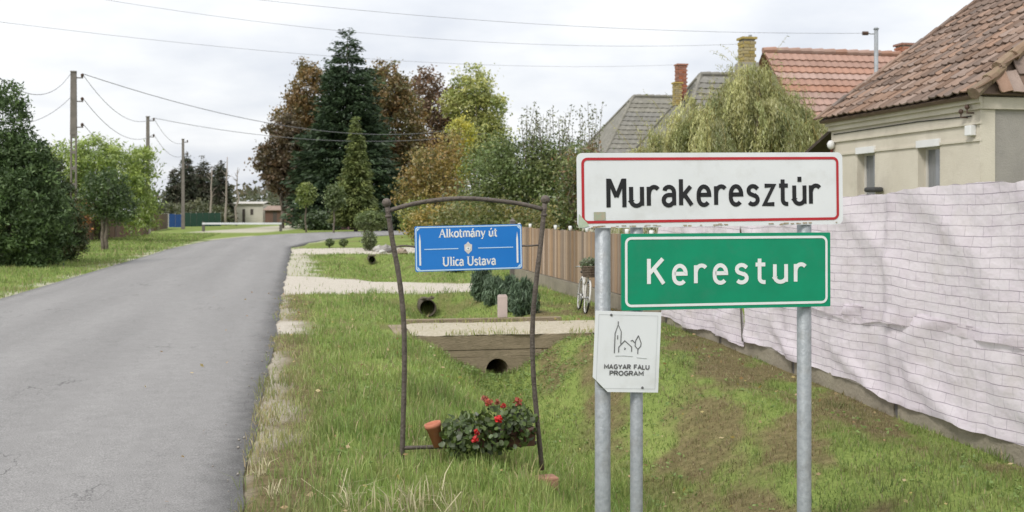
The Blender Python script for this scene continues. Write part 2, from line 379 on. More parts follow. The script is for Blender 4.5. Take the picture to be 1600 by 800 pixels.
    e1 = N('ShaderNodeMath'); e1.operation = 'MULTIPLY_ADD'; e1.inputs[1].default_value = 0.09; L(a3.outputs['Fac'], e1.inputs[0]); L(at.outputs['Fac'], e1.inputs[2])
    er = N('ShaderNodeMapRange'); er.inputs[1].default_value = 0.055; er.inputs[2].default_value = 0.095; er.inputs[3].default_value = 0.74; er.inputs[4].default_value = 1.0; L(e1.outputs[0], er.inputs[0])
    mu3 = N('ShaderNodeMath'); mu3.operation = 'MULTIPLY'; L(mu2.outputs[0], mu3.inputs[0]); L(er.outputs[0], mu3.inputs[1])
    # wheel tracks polished along the road
    sx = N('ShaderNodeSeparateXYZ'); L(mp.outputs[0], sx.inputs[0])
    wv = N('ShaderNodeMath'); wv.operation = 'MULTIPLY_ADD'; wv.inputs[1].default_value = 4.6; L(sx.outputs['X'], wv.inputs[0]); L(a1.outputs['Fac'], wv.inputs[2])
    sn = N('ShaderNodeMath'); sn.operation = 'SINE'; L(wv.outputs[0], sn.inputs[0])
    tk = N('ShaderNodeMath'); tk.operation = 'MULTIPLY_ADD'; tk.inputs[1].default_value = 0.045; tk.inputs[2].default_value = 1.0; L(sn.outputs[0], tk.inputs[0])
    mu4 = N('ShaderNodeMath'); mu4.operation = 'MULTIPLY'; L(mu3.outputs[0], mu4.inputs[0]); L(tk.outputs[0], mu4.inputs[1])
    vm = N('ShaderNodeVectorMath'); vm.operation = 'SCALE'; L(r1.outputs[0], vm.inputs[0]); L(mu4.outputs[0], vm.inputs['Scale']); L(vm.outputs[0], b.inputs['Base Color'])
    bp = N('ShaderNodeBump'); bp.inputs['Strength'].default_value = 0.35; bp.inputs['Distance'].default_value = 0.01; L(a2.outputs['Fac'], bp.inputs['Height']); L(bp.outputs[0], b.inputs['Normal'])
    o = npmesh('road', V.reshape(-1, 3), F, m, None, {'edge': ed.ravel()}, True); o['kind'] = 'structure'
build_road()

# ------------------------------------------------------------------ grass
def grass(name, x, y, h, wd, col, rng, lean=0.5, z=None):
    n = len(x); z = hz(x, y)-0.012 if z is None else z
    a = rng.uniform(0, 2*np.pi, n); la = rng.uniform(0, 2*np.pi, n); ll = h*np.abs(rng.normal(0, lean, n))
    wx = np.cos(a)*wd/2; wy = np.sin(a)*wd/2; dx = np.cos(la)*ll; dy = np.sin(la)*ll
    V = np.empty((n, 5, 3)); o = np.stack([x, y, z], 1)
    V[:, 0] = o; V[:, 0, 0] -= wx; V[:, 0, 1] -= wy
    V[:, 1] = o; V[:, 1, 0] += wx; V[:, 1, 1] += wy
    m = o.copy(); m[:, 0] += dx*0.35; m[:, 1] += dy*0.35; m[:, 2] += h*0.6
    V[:, 2] = m; V[:, 2, 0] += wx*0.8; V[:, 2, 1] += wy*0.8
    V[:, 3] = m; V[:, 3, 0] -= wx*0.8; V[:, 3, 1] -= wy*0.8
    V[:, 4] = o; V[:, 4, 0] += dx; V[:, 4, 1] += dy; V[:, 4, 2] += h*np.sqrt(np.clip(1-(ll/h)**2*0.5, 0.15, 1))
    b = (np.arange(n)*5)[:, None]
    F = np.concatenate([b+np.array([[0, 1, 2]]), b+np.array([[0, 2, 3]]), b+np.array([[3, 2, 4]])])
    C = np.repeat(col[:, None], 5, 1).reshape(-1, 3)
    return npmesh(name, V.reshape(-1, 3), F, GRASS, None, C)
def build_grass():
    rng = np.random.default_rng(4); xs = []; ys = []; hs = []; ws = []
    def band(y0, y1, u0, u1, dens, h, w):
        s0, s1 = y0-OY, y1-OY; n = int((s1-s0)*(u1-u0)*dens)
        u = rng.uniform(u0, u1, n); s = rng.uniform(s0, s1, n); x, y = XY(u, s)
        ok = (np.abs(x) < 0.5*y+0.8) & (y > 2.5)
        x = x[ok]; y = y[ok]; xs.append(x); ys.append(y); hs.append(np.full(len(x), h)); ws.append(np.full(len(x), w))
    band(2.8, 6.5, -0.05, 5.6, 3000, 0.10, 0.005)
    band(6.5, 9.5, -0.05, 5.6, 2300, 0.095, 0.006)
    band(9.5, 15, -0.05, 5.6, 1150, 0.085, 0.008)
    band(15, 24, -0.05, 5.8, 480, 0.075, 0.011)
    band(24, 48, -0.05, 9, 130, 0.07, 0.02)
    band(18, 40, -13, -5.0, 190, 0.08, 0.016)
    band(40, 80, -16, -5.0, 60, 0.09, 0.03)
    x = np.concatenate(xs); y = np.concatenate(ys); h = np.concatenate(hs); w = np.concatenate(ws)
    u = (x-OX)*NX+(y-OY)*NY; s = (x-OX)*TX+(y-OY)*TY
    dry = bank_dry(x, y, u, s); g = drive_mask(u, s, x, y)
    n1 = fbm(x*0.8, y*0.8, 71, 4); n2 = fbm(x*3.1, y*3.1, 75, 3)
    ed = edge_dist(x, y); ins = inside(x, y)
    p = (1-0.30*dry)*(1-0.97*g)*(0.35+0.65*sstep(0.15, 0.5, n2+rng.uniform(-0.1, 0.1, len(x))))
    p *= sstep(0.0, 0.4, ed + (n1-0.5)*1.6 + 0.12)*0.85+0.15
    p[ins & (ed > 0.06)] = 0
    p[(s > 8.05) & (s < 9.75) & (u > 1.4) & (u < 5.2)] = 0
    ok = rng.random(len(x)) < p
    x, y, h, w, u, s, dry, n1, n2, ed = [q[ok] for q in (x, y, h, w, u, s, dry, n1, n2, ed)]
    n = len(x); clump = fbm(x*5.5, y*5.5, 77, 2)
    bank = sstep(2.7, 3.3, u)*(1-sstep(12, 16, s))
    tuft = sstep(0.62, 0.78, fbm(x*2.3, y*2.3, 83, 3))
    h = h*(0.5+1.0*clump)*rng.uniform(0.5, 1.45, n)*(1-0.45*bank)*(1-0.35*dry)*(1+0.8*tuft)
    fresh = np.array([0.285, 0.39, 0.095]); deep = np.array([0.165, 0.255, 0.06]); yel = np.array([0.43, 0.42, 0.165]); tan = np.array([0.43, 0.345, 0.195]); brn = np.array([0.25, 0.165, 0.095])
    t = np.clip(n1*1.6-0.3+rng.normal(0, 0.22, n), 0, 1)[:, None]; C = fresh*t+deep*(1-t)
    t = np.clip((clump-0.45)*1.2+rng.normal(0, 0.18, n), 0, 0.75)[:, None]; C = C*(1-t)+yel*t
    t = (np.clip(dry*1.25+rng.normal(-0.08, 0.25, n), 0, 1)*bank)[:, None]; bv = rng.random((n, 1)); C = C*(1-t)+(brn*(1-bv)+np.array([0.36, 0.27, 0.16])*bv)*t
    edg = (np.clip(1-ed/0.6, 0, 1)*(0.35+0.65*sstep(0.4, 0.6, n1))*(u > -0.3)*np.clip(rng.normal(0.75, 0.4, n), 0, 1)*(y < 30))[:, None]; C = C*(1-edg)+tan*edg
    t = (tuft*0.55)[:, None]; C = C*(1-t)+np.array([0.15, 0.23, 0.05])*t
    q = (rng.random(n) < 0.09)[:, None]; C = np.where(q, tan*rng.uniform(0.7, 1.1, (n, 1)), C)
    patch = fbm(x*2.6+7, y*1.5, 87, 4)
    C = C*(0.72+0.5*patch)[:, None]*(1-0.20*bank)[:, None]*rng.uniform(0.7, 1.2, (n, 1))  # right-bank grass is a darker green, darkened to paint in ditch shading
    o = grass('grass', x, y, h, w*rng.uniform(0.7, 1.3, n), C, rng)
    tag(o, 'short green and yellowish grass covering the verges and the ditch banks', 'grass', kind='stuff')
    # broad-leaved weeds low in the sward
    n = 2600; u = rng.uniform(0.5, 5.3, n); s = rng.uniform(-2, 9, n); x, y = XY(u, s)
    u[:700] = rng.normal(2.8, 0.55, 700); s[:700] = rng.uniform(6.6, 8.02, 700); x, y = XY(u, s)
    ok = ((fbm(x*1.7, y*1.7, 91, 3) > 0.55) | (np.arange(n) < 700)) & ~((s > 8.03)); x = x[ok]; y = y[ok]; n = len(x)
    P = np.stack([x, y, hz(x, y)+rng.uniform(0.01, 0.05, n)], 1)
    P = np.repeat(P, 4, 0)+rng.normal(0, 0.03, (n*4, 3))*np.array([1, 1, 0.25])
    C = np.array([0.19, 0.27, 0.075])*rng.uniform(0.7, 1.3, (len(P), 1))
    o = leafcloud('weeds', P, rng.uniform(0.012, 0.03, len(P)), C, rng, None, GRASS, flat=0.6)
    tag(o, 'low broad-leaved weeds scattered among the grass in the ditch', 'weeds', kind='stuff')
    # fallen leaves
    n = 900; u = rng.uniform(-1.2, 5.4, n)**1.0; s = rng.uniform(-2.5, 16, n); x, y = XY(u, s); ok = (rng.random(n) < np.where(u < 0, 0.10, 0.6)); x = x[ok]; y = y[ok]; u = u[ok]
    P = np.stack([x, y, np.where(u < 0, 0.035+0.03*np.clip(-u, 0, 1), hz(x, y)+0.05)], 1); C = palette(rng, [(0.42, 0.27, 0.12), (0.50, 0.40, 0.22), (0.30, 0.17, 0.08), (0.45, 0.36, 0.10)], len(P))
    o = leafcloud('fallen_leaves', P, rng.uniform(0.018, 0.038, len(P)), C, rng, None, LEAF, 1.5, 0.75)
    tag(o, 'scattered dry fallen leaves on the verge and road edge', 'leaves', kind='stuff')
    # tufts growing on the gravel of the ditch crossing
    n = 1500; u = rng.uniform(1.4, 5.2, n); s = np.where(rng.random(n) < 0.6, rng.choice([8.08, 9.6], n)+rng.normal(0, 0.07, n), rng.uniform(8.05, 9.7, n)); ok = fbm(u*3, s*3, 17, 3) > 0.45; u = u[ok]; s = s[ok]; x, y = XY(u, s); n = len(x)
    C = palette(rng, [(0.28, 0.33, 0.08), (0.40, 0.35, 0.15), (0.20, 0.26, 0.06)], n)
    o = grass('crossing_grass', x, y, rng.uniform(0.03, 0.10, n), rng.uniform(0.006, 0.012, n), C, rng, 0.6, np.full(n, -0.005))
    tag(o, 'sparse grass tufts along the gravel top of the culvert bridge', 'grass', kind='stuff')
    # grit along the crumbling asphalt edge
    n = 1100; k = rng.integers(0, 150, n); e = RE[k]+rng.normal(0, 1, (n, 2))*np.array([0.10, 0.3]); ok = (e[:, 1] > 3) & (e[:, 1] < 26); e = e[ok]; n = len(e); r = rng.uniform(0.004, 0.013, n)
    z = np.where(inside(e[:, 0], e[:, 1]), 0.022, -0.004)
    oc = np.array([[1, 0, 0], [0, 1, 0], [-1, 0, 0], [0, -1, 0], [0, 0, 0.8], [0, 0, -0.8]]); V = np.concatenate([e, z[:, None]], 1)[:, None]+oc[None]*r[:, None, None]*rng.uniform(0.6, 1.3, (n, 6, 1))
    F = (np.arange(n)*6)[:, None, None]+np.array([[0, 1, 4], [1, 2, 4], [2, 3, 4], [3, 0, 4], [1, 0, 5], [2, 1, 5], [3, 2, 5], [0, 3, 5]])[None]
    o = npmesh('grit', V.reshape(-1, 3), F.reshape(-1, 3), M('grit', (0.34, 0.31, 0.27), (0.22, 0.2, 0.18), 30, 0.95)); tag(o, 'loose grit along the right edge of the asphalt', 'gravel', kind='stuff')
    # pale seed-head grass at the front of the verge
    xs = []; ys = []
    for px, Y, k in ((560, 5.75, 16), (600, 5.7, 26), (640, 5.85, 22), (655, 5.8, 18), (705, 5.8, 24), (540, 6.0, 12), (690, 6.15, 10), (430, 6.1, 34), (405, 6.6, 30), (415, 7.3, 20)):
        xs.append(PX(px, Y)+rng.normal(0, 0.035, k)); ys.append(Y+rng.normal(0, 0.05, k))
    x = np.concatenate(xs); y = np.concatenate(ys); n = len(x); h = rng.uniform(0.10, 0.27, n)*np.where(x < -1.2, 0.5, 1)
    C = np.array([0.52, 0.47, 0.29])*rng.uniform(0.7, 1.15, (n, 1))
    o = grass('dry_grass', x, y, h, rng.uniform(0.004, 0.009, n), C, rng, 0.85)
    tag(o, 'pale dry seed-head grass at the front of the verge', 'grass', kind='stuff')

# ------------------------------------------------------------------ foliage generators
def leafcloud(name, P, size, col, rng, parent, mat, aspect=1.7, flat=0.0, down=0.0, nrm=None):
    n = len(P); size = np.broadcast_to(size, (n,))
    a = rng.normal(size=(n, 3)); a[:, 2] = a[:, 2]*(1-flat)-down
    if nrm is not None: a = a*0.45+nrm*1.3
    a /= np.linalg.norm(a, axis=1)[:, None]+1e-9
    b = rng.normal(size=(n, 3)); b -= (b*a).sum(1)[:, None]*a; b /= np.linalg.norm(b, axis=1)[:, None]+1e-9
    l = a*(size*0.5*aspect)[:, None]; w = b*(size*0.42)[:, None]
    V = np.stack([P-l, P+w-l*0.1, P+l, P-w-l*0.1], 1).reshape(-1, 3)
    F = np.arange(n*4).reshape(n, 4)
    return npmesh(name, V, F, mat, parent, np.repeat(col, 4, 0))
def palette(rng, pal, n):
    pal = np.array(pal); i = rng.integers(0, len(pal), n); j = rng.integers(0, len(pal), n); t = rng.random((n, 1))
    return pal[i]*t+pal[j]*(1-t)
def limb(mb, a, b, r0, r1, rng, k=5, wob=0.06):
    a = np.array(a); b = np.array(b); L = np.linalg.norm(b-a); pts = []; rr = []
    for i in range(k+1):
        t = i/k; p = a*(1-t)+b*t; p = p+rng.normal(0, wob*L*math.sin(math.pi*t)+1e-6, 3)*np.array([1, 1, 0.4]); pts.append(p); rr.append(r0*(1-t)+r1*t)
    mb.tube(pts, rr, 6)
BARK = M('bark', (0.10, 0.08, 0.06), (0.19, 0.16, 0.13), 9, 0.9, 0.6, 30)
PALEBARK = M('pale_bark', (0.26, 0.22, 0.19), (0.36, 0.31, 0.27), 6, 0.9, 0.4, 30)
def broadleaf(name, label, cat, x, y, blobs, pal, n_cl, per, spread, leaf, seed, trunk_r=0.15, trunk_h=None, group=None, limbs=10, shell=0.55, mat=None, aspect=1.7, flat=0.0, down=0.0, bark=None, stems=1):
    """blobs: (dx, dy, z, rx, ry, rz) around the base point"""
    rng = np.random.default_rng(seed); z0 = hz1(x, y)
    t = thing(name, label, cat, (x, y, z0), 0, group)
    B = np.array(blobs, float); wgt = (B[:, 3]*B[:, 4]*B[:, 5])**0.67; wgt /= wgt.sum()
    i = rng.choice(len(B), n_cl, p=wgt); d = rng.normal(size=(n_cl, 3)); d /= np.linalg.norm(d, axis=1)[:, None]
    r = (shell+(1-shell)*rng.random(n_cl)**0.6)*(0.82+0.30*rng.random(n_cl))
    Cc = B[i, :3]+d*r[:, None]*B[i, 3:]; Cc[:, 2] = np.maximum(Cc[:, 2], 0.05)
    pc = palette(rng, pal, n_cl)*rng.uniform(0.75, 1.25, (n_cl, 1))
    csz = rng.uniform(0.6, 1.3, n_cl)
    P = np.repeat(Cc, per, 0)+rng.normal(size=(n_cl*per, 3))*spread*np.repeat(csz, per)[:, None]*np.array([1, 1, 0.75])
    P[:, 2] = np.maximum(P[:, 2], 0.03)
    C = np.repeat(pc, per, 0)*rng.uniform(0.78, 1.22, (n_cl*per, 1))
    leafcloud('crown', P, leaf*rng.uniform(0.6, 1.35, len(P)), C*1.3, rng, t, mat or LEAF, aspect, flat, down)
    mb = MB(); ctr = (B[:, :3]*wgt[:, None]).sum(0); th = trunk_h or max(0.3, (B[:, 2]-B[:, 5]).min()+0.25*B[:, 5].max())
    top = np.array([ctr[0]*0.4, ctr[1]*0.4, th])
    for q in range(stems):
        o = np.array([rng.normal(0, trunk_r*1.8), rng.normal(0, trunk_r*1.2), 0]) if stems > 1 else np.zeros(3)
        limb(mb, o+np.array([0, 0, -0.15]), top+o*2, trunk_r*1.2, trunk_r*0.8, rng, 5, 0.02)
    for q in range(limbs):
        e = Cc[rng.integers(0, n_cl)]*np.array([0.9, 0.9, 0.96]); limb(mb, top*np.array([1, 1, rng.uniform(0.8, 1.0)]), e, trunk_r*0.55, trunk_r*0.10, rng)
    mb.build('trunk', bark or BARK, t, True)
    return t
def conifer(name, label, cat, x, y, H, Rb, pal, seed, n_br=420, per=26, leaf=0.22, base=0.04, power=0.85, droop=0.35, trunk_r=0.2, group=None, rag=0.25, spread=0.14, upturn=0.0, squash=1.0, topw=0.05, tiers=0):
    rng = np.random.default_rng(seed); z0 = hz1(x, y); t = thing(name, label, cat, (x, y, z0), 0, group)
    f = base+(1-base)*(1-np.sqrt(rng.random(n_br)))            # more branches low down
    if tiers: f = (np.floor(f*tiers)+0.55*rng.random(n_br)+1.1*rng.random(n_br)*vnoise(f*11, f*0, seed))/tiers
    f = np.clip(f, 0, 0.995); az = rng.uniform(0, 2*np.pi, n_br)
    lump = 1+rag*(fbm(az*2.2, f*9, seed, 3)-0.5)*2
    Lb = (Rb*(1-f)**power+Rb*topw)*lump*rng.uniform(0.72, 1.1, n_br)
    tt = rng.random((n_br, per))**0.6
    rad = Lb[:, None]*tt
    z = (f*H)[:, None]+(-droop*rad+upturn*rad*tt)+rng.normal(0, spread*0.6, (n_br, per))
    wob = rng.normal(0, spread, (n_br, per))*(0.35+tt)
    X = np.cos(az)[:, None]*rad-np.sin(az)[:, None]*wob; Y = (np.sin(az)[:, None]*rad+np.cos(az)[:, None]*wob)*squash
    P = np.stack([X, Y, np.maximum(z, 0.05)], -1).reshape(-1, 3)
    pc = palette(rng, pal, n_br)*rng.uniform(0.7, 1.3, (n_br, 1)); C = np.repeat(pc, per, 0)*rng.uniform(0.75, 1.25, (n_br*per, 1))
    leafcloud('crown', P, leaf*rng.uniform(0.6, 1.3, len(P))*np.repeat(0.55+0.45*(1-f), per), C*1.25, rng, t, NEEDLE, 2.6, 0.1, 0.1, np.repeat(np.stack([np.cos(az), np.sin(az), az*0-0.35+upturn], 1), per, 0))
    mb = MB(); mb.tube([(0, 0, -0.2), (0, 0, H*0.5), (0, 0, H*0.97)], [trunk_r, trunk_r*0.6, 0.02], 8)
    for q in range(26):
        k = rng.integers(0, n_br); mb.tube([(0, 0, f[k]*H), (math.cos(az[k])*Lb[k]*0.85, math.sin(az[k])*Lb[k]*0.85*squash, f[k]*H-droop*Lb[k]*0.8)], [trunk_r*0.25*(1-f[k])+0.012, 0.008], 5)
    mb.build('trunk', BARK, t, True); return t
def willow(name, label, x, y, blobs, pal, n_st, seed, leaf=0.07, length=(0.8, 2.4), trunk_r=0.22, th=1.6, per=26, wand=0, group=None):
    rng = np.random.default_rng(seed); z0 = hz1(x, y); t = thing(name, label, 'tree', (x, y, z0), 0, group)
    B = np.array(blobs, float); wg = B[:, 3]*B[:, 4]; wg /= wg.sum(); i = rng.choice(len(B), n_st, p=wg)
    d = rng.normal(size=(n_st, 3)); d[:, 2] = np.abs(d[:, 2])*1.1-0.15; d /= np.linalg.norm(d, axis=1)[:, None]
    A = B[i, :3]+d*B[i, 3:]*rng.uniform(0.5, 1.05, n_st)[:, None]
    ln = rng.uniform(*length, n_st)
    lock = rng.integers(0, max(1, n_st//11), n_st)                 # strands hang together in locks
    A = A[lock]+rng.normal(0, 0.075, (n_st, 3)); d = d[lock]; ln = ln[lock]*rng.uniform(0.6, 1.15, n_st); tt = np.linspace(0, 1, per)[None]
    out = rng.uniform(0.1, 0.5, n_st)[:, None]; sway = rng.normal(0, 0.12, (n_st, 2))
    X = A[:, 0:1]+d[:, 0:1]*out*(1-(1-tt)**2)+sway[:, 0:1]*tt; Y = A[:, 1:2]+d[:, 1:2]*out*(1-(1-tt)**2)+sway[:, 1:2]*tt
    Z = A[:, 2:3]+0.18*np.sin(tt*2.2)*rng.uniform(0, 1, n_st)[:, None]-ln[:, None]*tt**1.3
    P = np.stack([X, Y, np.maximum(Z, 0.15)], -1).reshape(-1, 3)+rng.normal(0, 0.025, (n_st*per, 3))
    pc = (palette(rng, pal, n_st)*rng.uniform(0.62, 1.35, (n_st, 1)))[lock]*rng.uniform(0.85, 1.15, (n_st, 1)); C = np.repeat(pc, per, 0)*rng.uniform(0.8, 1.2, (n_st*per, 1))
    leafcloud('crown', P, leaf*rng.uniform(0.6, 1.3, len(P)), C*1.25, rng, t, LEAF, 5.0, 0, 0, np.repeat(np.stack([d[:, 0]*0.25, d[:, 1]*0.25, d[:, 0]*0-1], 1), per, 0))
    mb = MB(); limb(mb, (0, 0, -0.2), (0.05, 0, th), trunk_r*1.2, trunk_r*0.8, rng)
    for q in range(16): limb(mb, (0.05, 0, th*rng.uniform(0.8, 1)), A[rng.integers(0, n_st)]*np.array([0.9, 0.9, 0.97]), trunk_r*0.45, 0.015, rng)
    mb.build('trunk', BARK, t, True); 
    # the yellow twigs that carry the hanging leaves
    mb = MB()
    for q in range(0, n_st, max(1, n_st//220)):
        pts = [P[q*per+k] for k in (0, per//3, 2*per//3, per-1)]; mb.tube(pts, [0.008, 0.006, 0.004, 0.003], 3, False)
    wl = []
    for q in range(wand):
        a = A[rng.integers(0, n_st)]; a = a*np.array([1, 1, 1.0]); e = a+np.array([rng.normal(0, 0.35), rng.normal(0, 0.3), rng.uniform(0.3, 0.75)])
        mb.tube([a-np.array([0, 0, 0.6]), a, (a+e)/2+np.array([0, 0, 0.06]), e], [0.007, 0.005, 0.004, 0.002], 3, False); wl.append(np.array([a+(e-a)*q_ for q_ in np.linspace(0.1, 1, 16)])+rng.normal(0, 0.03, (16, 3)))
    if wl: wl = np.concatenate(wl); leafcloud('wand_leaves', wl, leaf*rng.uniform(0.7, 1.4, len(wl)), palette(rng, pal, len(wl))*1.2, rng, t, LEAF, 4.0)
    mb.build('twigs', M('willow_twig', (0.33, 0.27, 0.09), (0.24, 0.19, 0.07), 8), t)
    return t

build_grass()
# ------------------------------------------------------------------ beige house beside the white sheeting
CREAM = M('cream_render', (0.60, 0.555, 0.465), (0.53, 0.485, 0.40), 1.6, 0.92, 0.25, 45, dirt=(0.36, 0.32, 0.26), dscale=1.3, damt=0.55)
GREYR = M('grey_render', (0.33, 0.31, 0.28), (0.27, 0.255, 0.235), 2.2, 0.95, 0.4, 50, dirt=(0.22, 0.205, 0.185), dscale=1.7, damt=0.5)
WHITEP = M('white_paint', (0.74, 0.74, 0.73), (0.64, 0.64, 0.63), 3, 0.5)
GLASS = M('window_glass', (0.15, 0.16, 0.17), (0.23, 0.235, 0.245), 3.0, 0.06, spec=0.9, stretch=(8, 8, 0.4))
CURTAIN = M('curtain', (0.42, 0.42, 0.43), (0.33, 0.33, 0.35), 3, 0.8, stretch=(9, 9, 0.3))
TILE = M('old_clay_tile', (0.20, 0.138, 0.105), (0.27, 0.19, 0.148), 3, 0.9, 0.3, 40, orand=0.33, dirt=(0.12, 0.10, 0.078), dscale=1.7, damt=0.8)
RTILE = M('red_clay_tile', (0.33, 0.19, 0.142), (0.38, 0.235, 0.18), 1.6, 0.88, 0.3, 30, orand=0.1, dirt=(0.22, 0.13, 0.09), dscale=1.1, damt=0.55)
GTILE = M('grey_roof_tile', (0.17, 0.162, 0.14), (0.25, 0.238, 0.205), 2.6, 0.92, 0.4, 22, orand=0.1, dirt=(0.13, 0.125, 0.09), dscale=1.6, damt=0.6)
MOSS = M('mossy_mortar', (0.16, 0.13, 0.08), (0.28, 0.22, 0.16), 6, 0.95, 0.8, 30)
WOODD = M('dark_wood', (0.055, 0.042, 0.034), (0.085, 0.065, 0.05), 6, 0.85)
BRICKM = M('chimney_brick', (0.36, 0.16, 0.10), (0.29, 0.12, 0.08), 8, 0.9, 0.3, 30, orand=0.2)
MORTAR = M('mortar', (0.34, 0.31, 0.27), (0.27, 0.25, 0.22), 12, 0.95)
STEEL = M('galvanised_steel', (0.37, 0.39, 0.405), (0.27, 0.29, 0.305), 38, 0.5, 0.15, 90, metal=0.35, dirt=(0.21, 0.20, 0.18), dscale=7, damt=0.6)

def beige_house():
    F, S0, S1 = 9.35, 7.3, 11.5
    t = thing('beige_house', 'cream rendered house with old brown clay tile roof behind white sheeting', 'house', W(F, S0, 0), YAW)
    def K(o): return keep(o, t)
    ZE = 3.12                                   # wall head
    wins = [(s_at(1470, F)+0.02, s_at(1438, F)+0.06, 1.15, 2.56), (s_at(1367, F), s_at(1342, F)+0.05, 1.15, 2.56)]
    mb = MB(); prev = S0; D = 0.34
    for a, b, z0, z1 in sorted(wins):
        mb.rbox(F, F+D, prev, a, 0, ZE); mb.rbox(F, F+D, a, b, 0, z0); mb.rbox(F, F+D, a, b, z1, ZE); prev = b
    mb.rbox(F, F+D, prev, S1, 0, ZE)
    K(mb.build('wall', CREAM))
    # far end wall with its gable, and the unpainted side wall
    mb = MB(); mb.rbox(F+D, F+8.0, S1-D, S1, 0, ZE)
    mb.prism([W(F+0.1, S1-D, ZE), W(F+7.9, S1-D, ZE), W(F+4.0, S1-D, ZE+2.55)], ES*D)
    K(mb.build('wall', CREAM))
    o = K(MB().rbox(F+0.012, F+8.0, S0-0.006, S0+D, 0, ZE).build('wall', GREYR)); o['label'] = 'unpainted grey side wall'
    # cornices
    mb = MB(); mb.rbox(F-0.045, F, S0-0.05, S1+0.03, 2.98, ZE+0.02); mb.rbox(F-0.09, F-0.045, S0-0.09, S1+0.05, 3.06, ZE+0.02)
    K(mb.build('cornice', CREAM))
    K(MB().rbox(F-0.022, F, S0-0.03, S1, 2.55, 2.585).build('moulding', CREAM))
    K(MB().rbox(F-0.03, F, S0-0.03, S1, 2.78, 2.81).build('moulding', CREAM))
    mb = MB(); mb.rbox(F+0.0, F+8, S0-0.055, S0-0.006, 2.98, ZE+0.02); K(mb.build('cornice', CREAM))
    K(MB().rbox(F-0.02, F+0.20, S0-0.022, S0-0.006, 0, 2.975).build('corner_strip', CREAM))
    for a, b, z0, z1 in wins:
        w = K(MB().rbox(F+0.20, F+0.25, a+0.002, b-0.002, z0+0.002, z1-0.002).build('window', CURTAIN))
        fr = MB()
        for (c, d, e, f) in ((a, a+0.05, z0, z1), (b-0.05, b, z0, z1), (a+0.05, b-0.05, z0, z0+0.05), (a+0.05, b-0.05, z1-0.05, z1)): fr.rbox(F+0.125, F+0.20, c, d, e, f)
        for nm, bld, mt in (('window_frame', fr, M('pale_frame', (0.58, 0.56, 0.52), (0.48, 0.46, 0.42), 6)),
                            ('pane', MB().rbox(F+0.145, F+0.15, a+0.05, b-0.05, z0+0.05, z1-0.05), GLASS),
                            ('sill', MB().rbox(F-0.06, F+0.125, a-0.05, b+0.05, z0-0.05, z0-0.001), WHITEP),
                            ('shutter_box', MB().rbox(F-0.03, F+0.12, a-0.02, b+0.01, z1-0.02, z1+0.085), WHITEP)):
            o = bld.build(nm, mt); o.parent = w
    # roof: street slope with single tiles, hipped towards the grey wall
    p = 0.70; OV = 0.20; th = math.atan(p); a = ES; b = (EU*math.cos(th)+EZ*math.sin(th)); nrm = b.cross(a)*-1
    if nrm.z < 0: nrm = -nrm
    u0 = F-OV; z0 = ZE+0.06; sR, sL = S0-0.16, S1+0.10; v = 0.34; NR = 4.3
    deck = MB(); q = [W(u0, sR, z0), W(u0, sL, z0), W(u0+NR, sL, z0+p*NR), W(u0+NR, sR+v*NR, z0+p*NR)]
    deck.prism([x-nrm*0.03 for x in q], -nrm*0.05)
    hd = (EU+ES*v+EZ*p); sn_ = hd.cross(EU).normalized(); sn_ = sn_ if sn_.dot(ES) < 0 else -sn_
    deck.prism([x-sn_*0.02 for x in (W(u0, sR, z0), W(u0+NR, sR+v*NR, z0+p*NR), W(u0+2*NR, sR, z0))], -sn_*0.03)
    deck.prism([W(u0+NR, sR+v*NR+0.04, z0+p*NR-0.1), W(u0+NR, sL, z0+p*NR-0.1), W(u0+2*NR, sL, z0-0.1), W(u0+2*NR, sR+v*NR, z0-0.1)], EZ*-0.03)
    roof = K(deck.build('roof', M('roof_batten', (0.16, 0.11, 0.08), (0.11, 0.08, 0.06), 5)))
    inv = Matrix.LocRotScale(t.location, t.rotation_euler, None).inverted()
    rnd = random.Random(3)
    def tile_mesh(w, l, k):
        mb = MB(); xs = [-0.5, -0.34, -0.12, 0.12, 0.34, 0.5]; hs = [0.032, 0.008, 0.0, 0.002, 0.012, 0.034]; vs = []
        for y, lift in ((0, 0.040), (l, 0.0)):
            for x, h in zip(xs, hs): vs.append((x*w, y+(0.012*math.sin(k+x*5) if y == 0 else 0), h+lift))
        top = len(vs)
        for y, lift in ((0, 0.040), (l, 0.0)):
            for x, h in zip(xs, hs): vs.append((x*w, y+(0.012*math.sin(k+x*5) if y == 0 else 0), h+lift-0.020))
        n = len(xs); fs = []
        for i in range(n-1):
            fs.append((i, i+1, n+i+1, n+i)); fs.append((top+i+1, top+i, top+n+i, top+n+i+1)); fs.append((i+1, i, top+i, top+i+1))
        fs += [(0, n, top+n, top), (n-1, top+n-1, top+2*n-1, 2*n-1)]
        return mb.add(vs, fs).mesh('tile', TILE)
    TW, TL, EX = 0.19, 0.36, 0.285
    meshes = [tile_mesh(TW, TL, k) for k in range(4)]
    axes = Matrix((a, b, nrm)).transposed()
    if axes.determinant() < 0: axes = Matrix((-a, b, nrm)).transposed()
    rest = MB(); cnt = 0
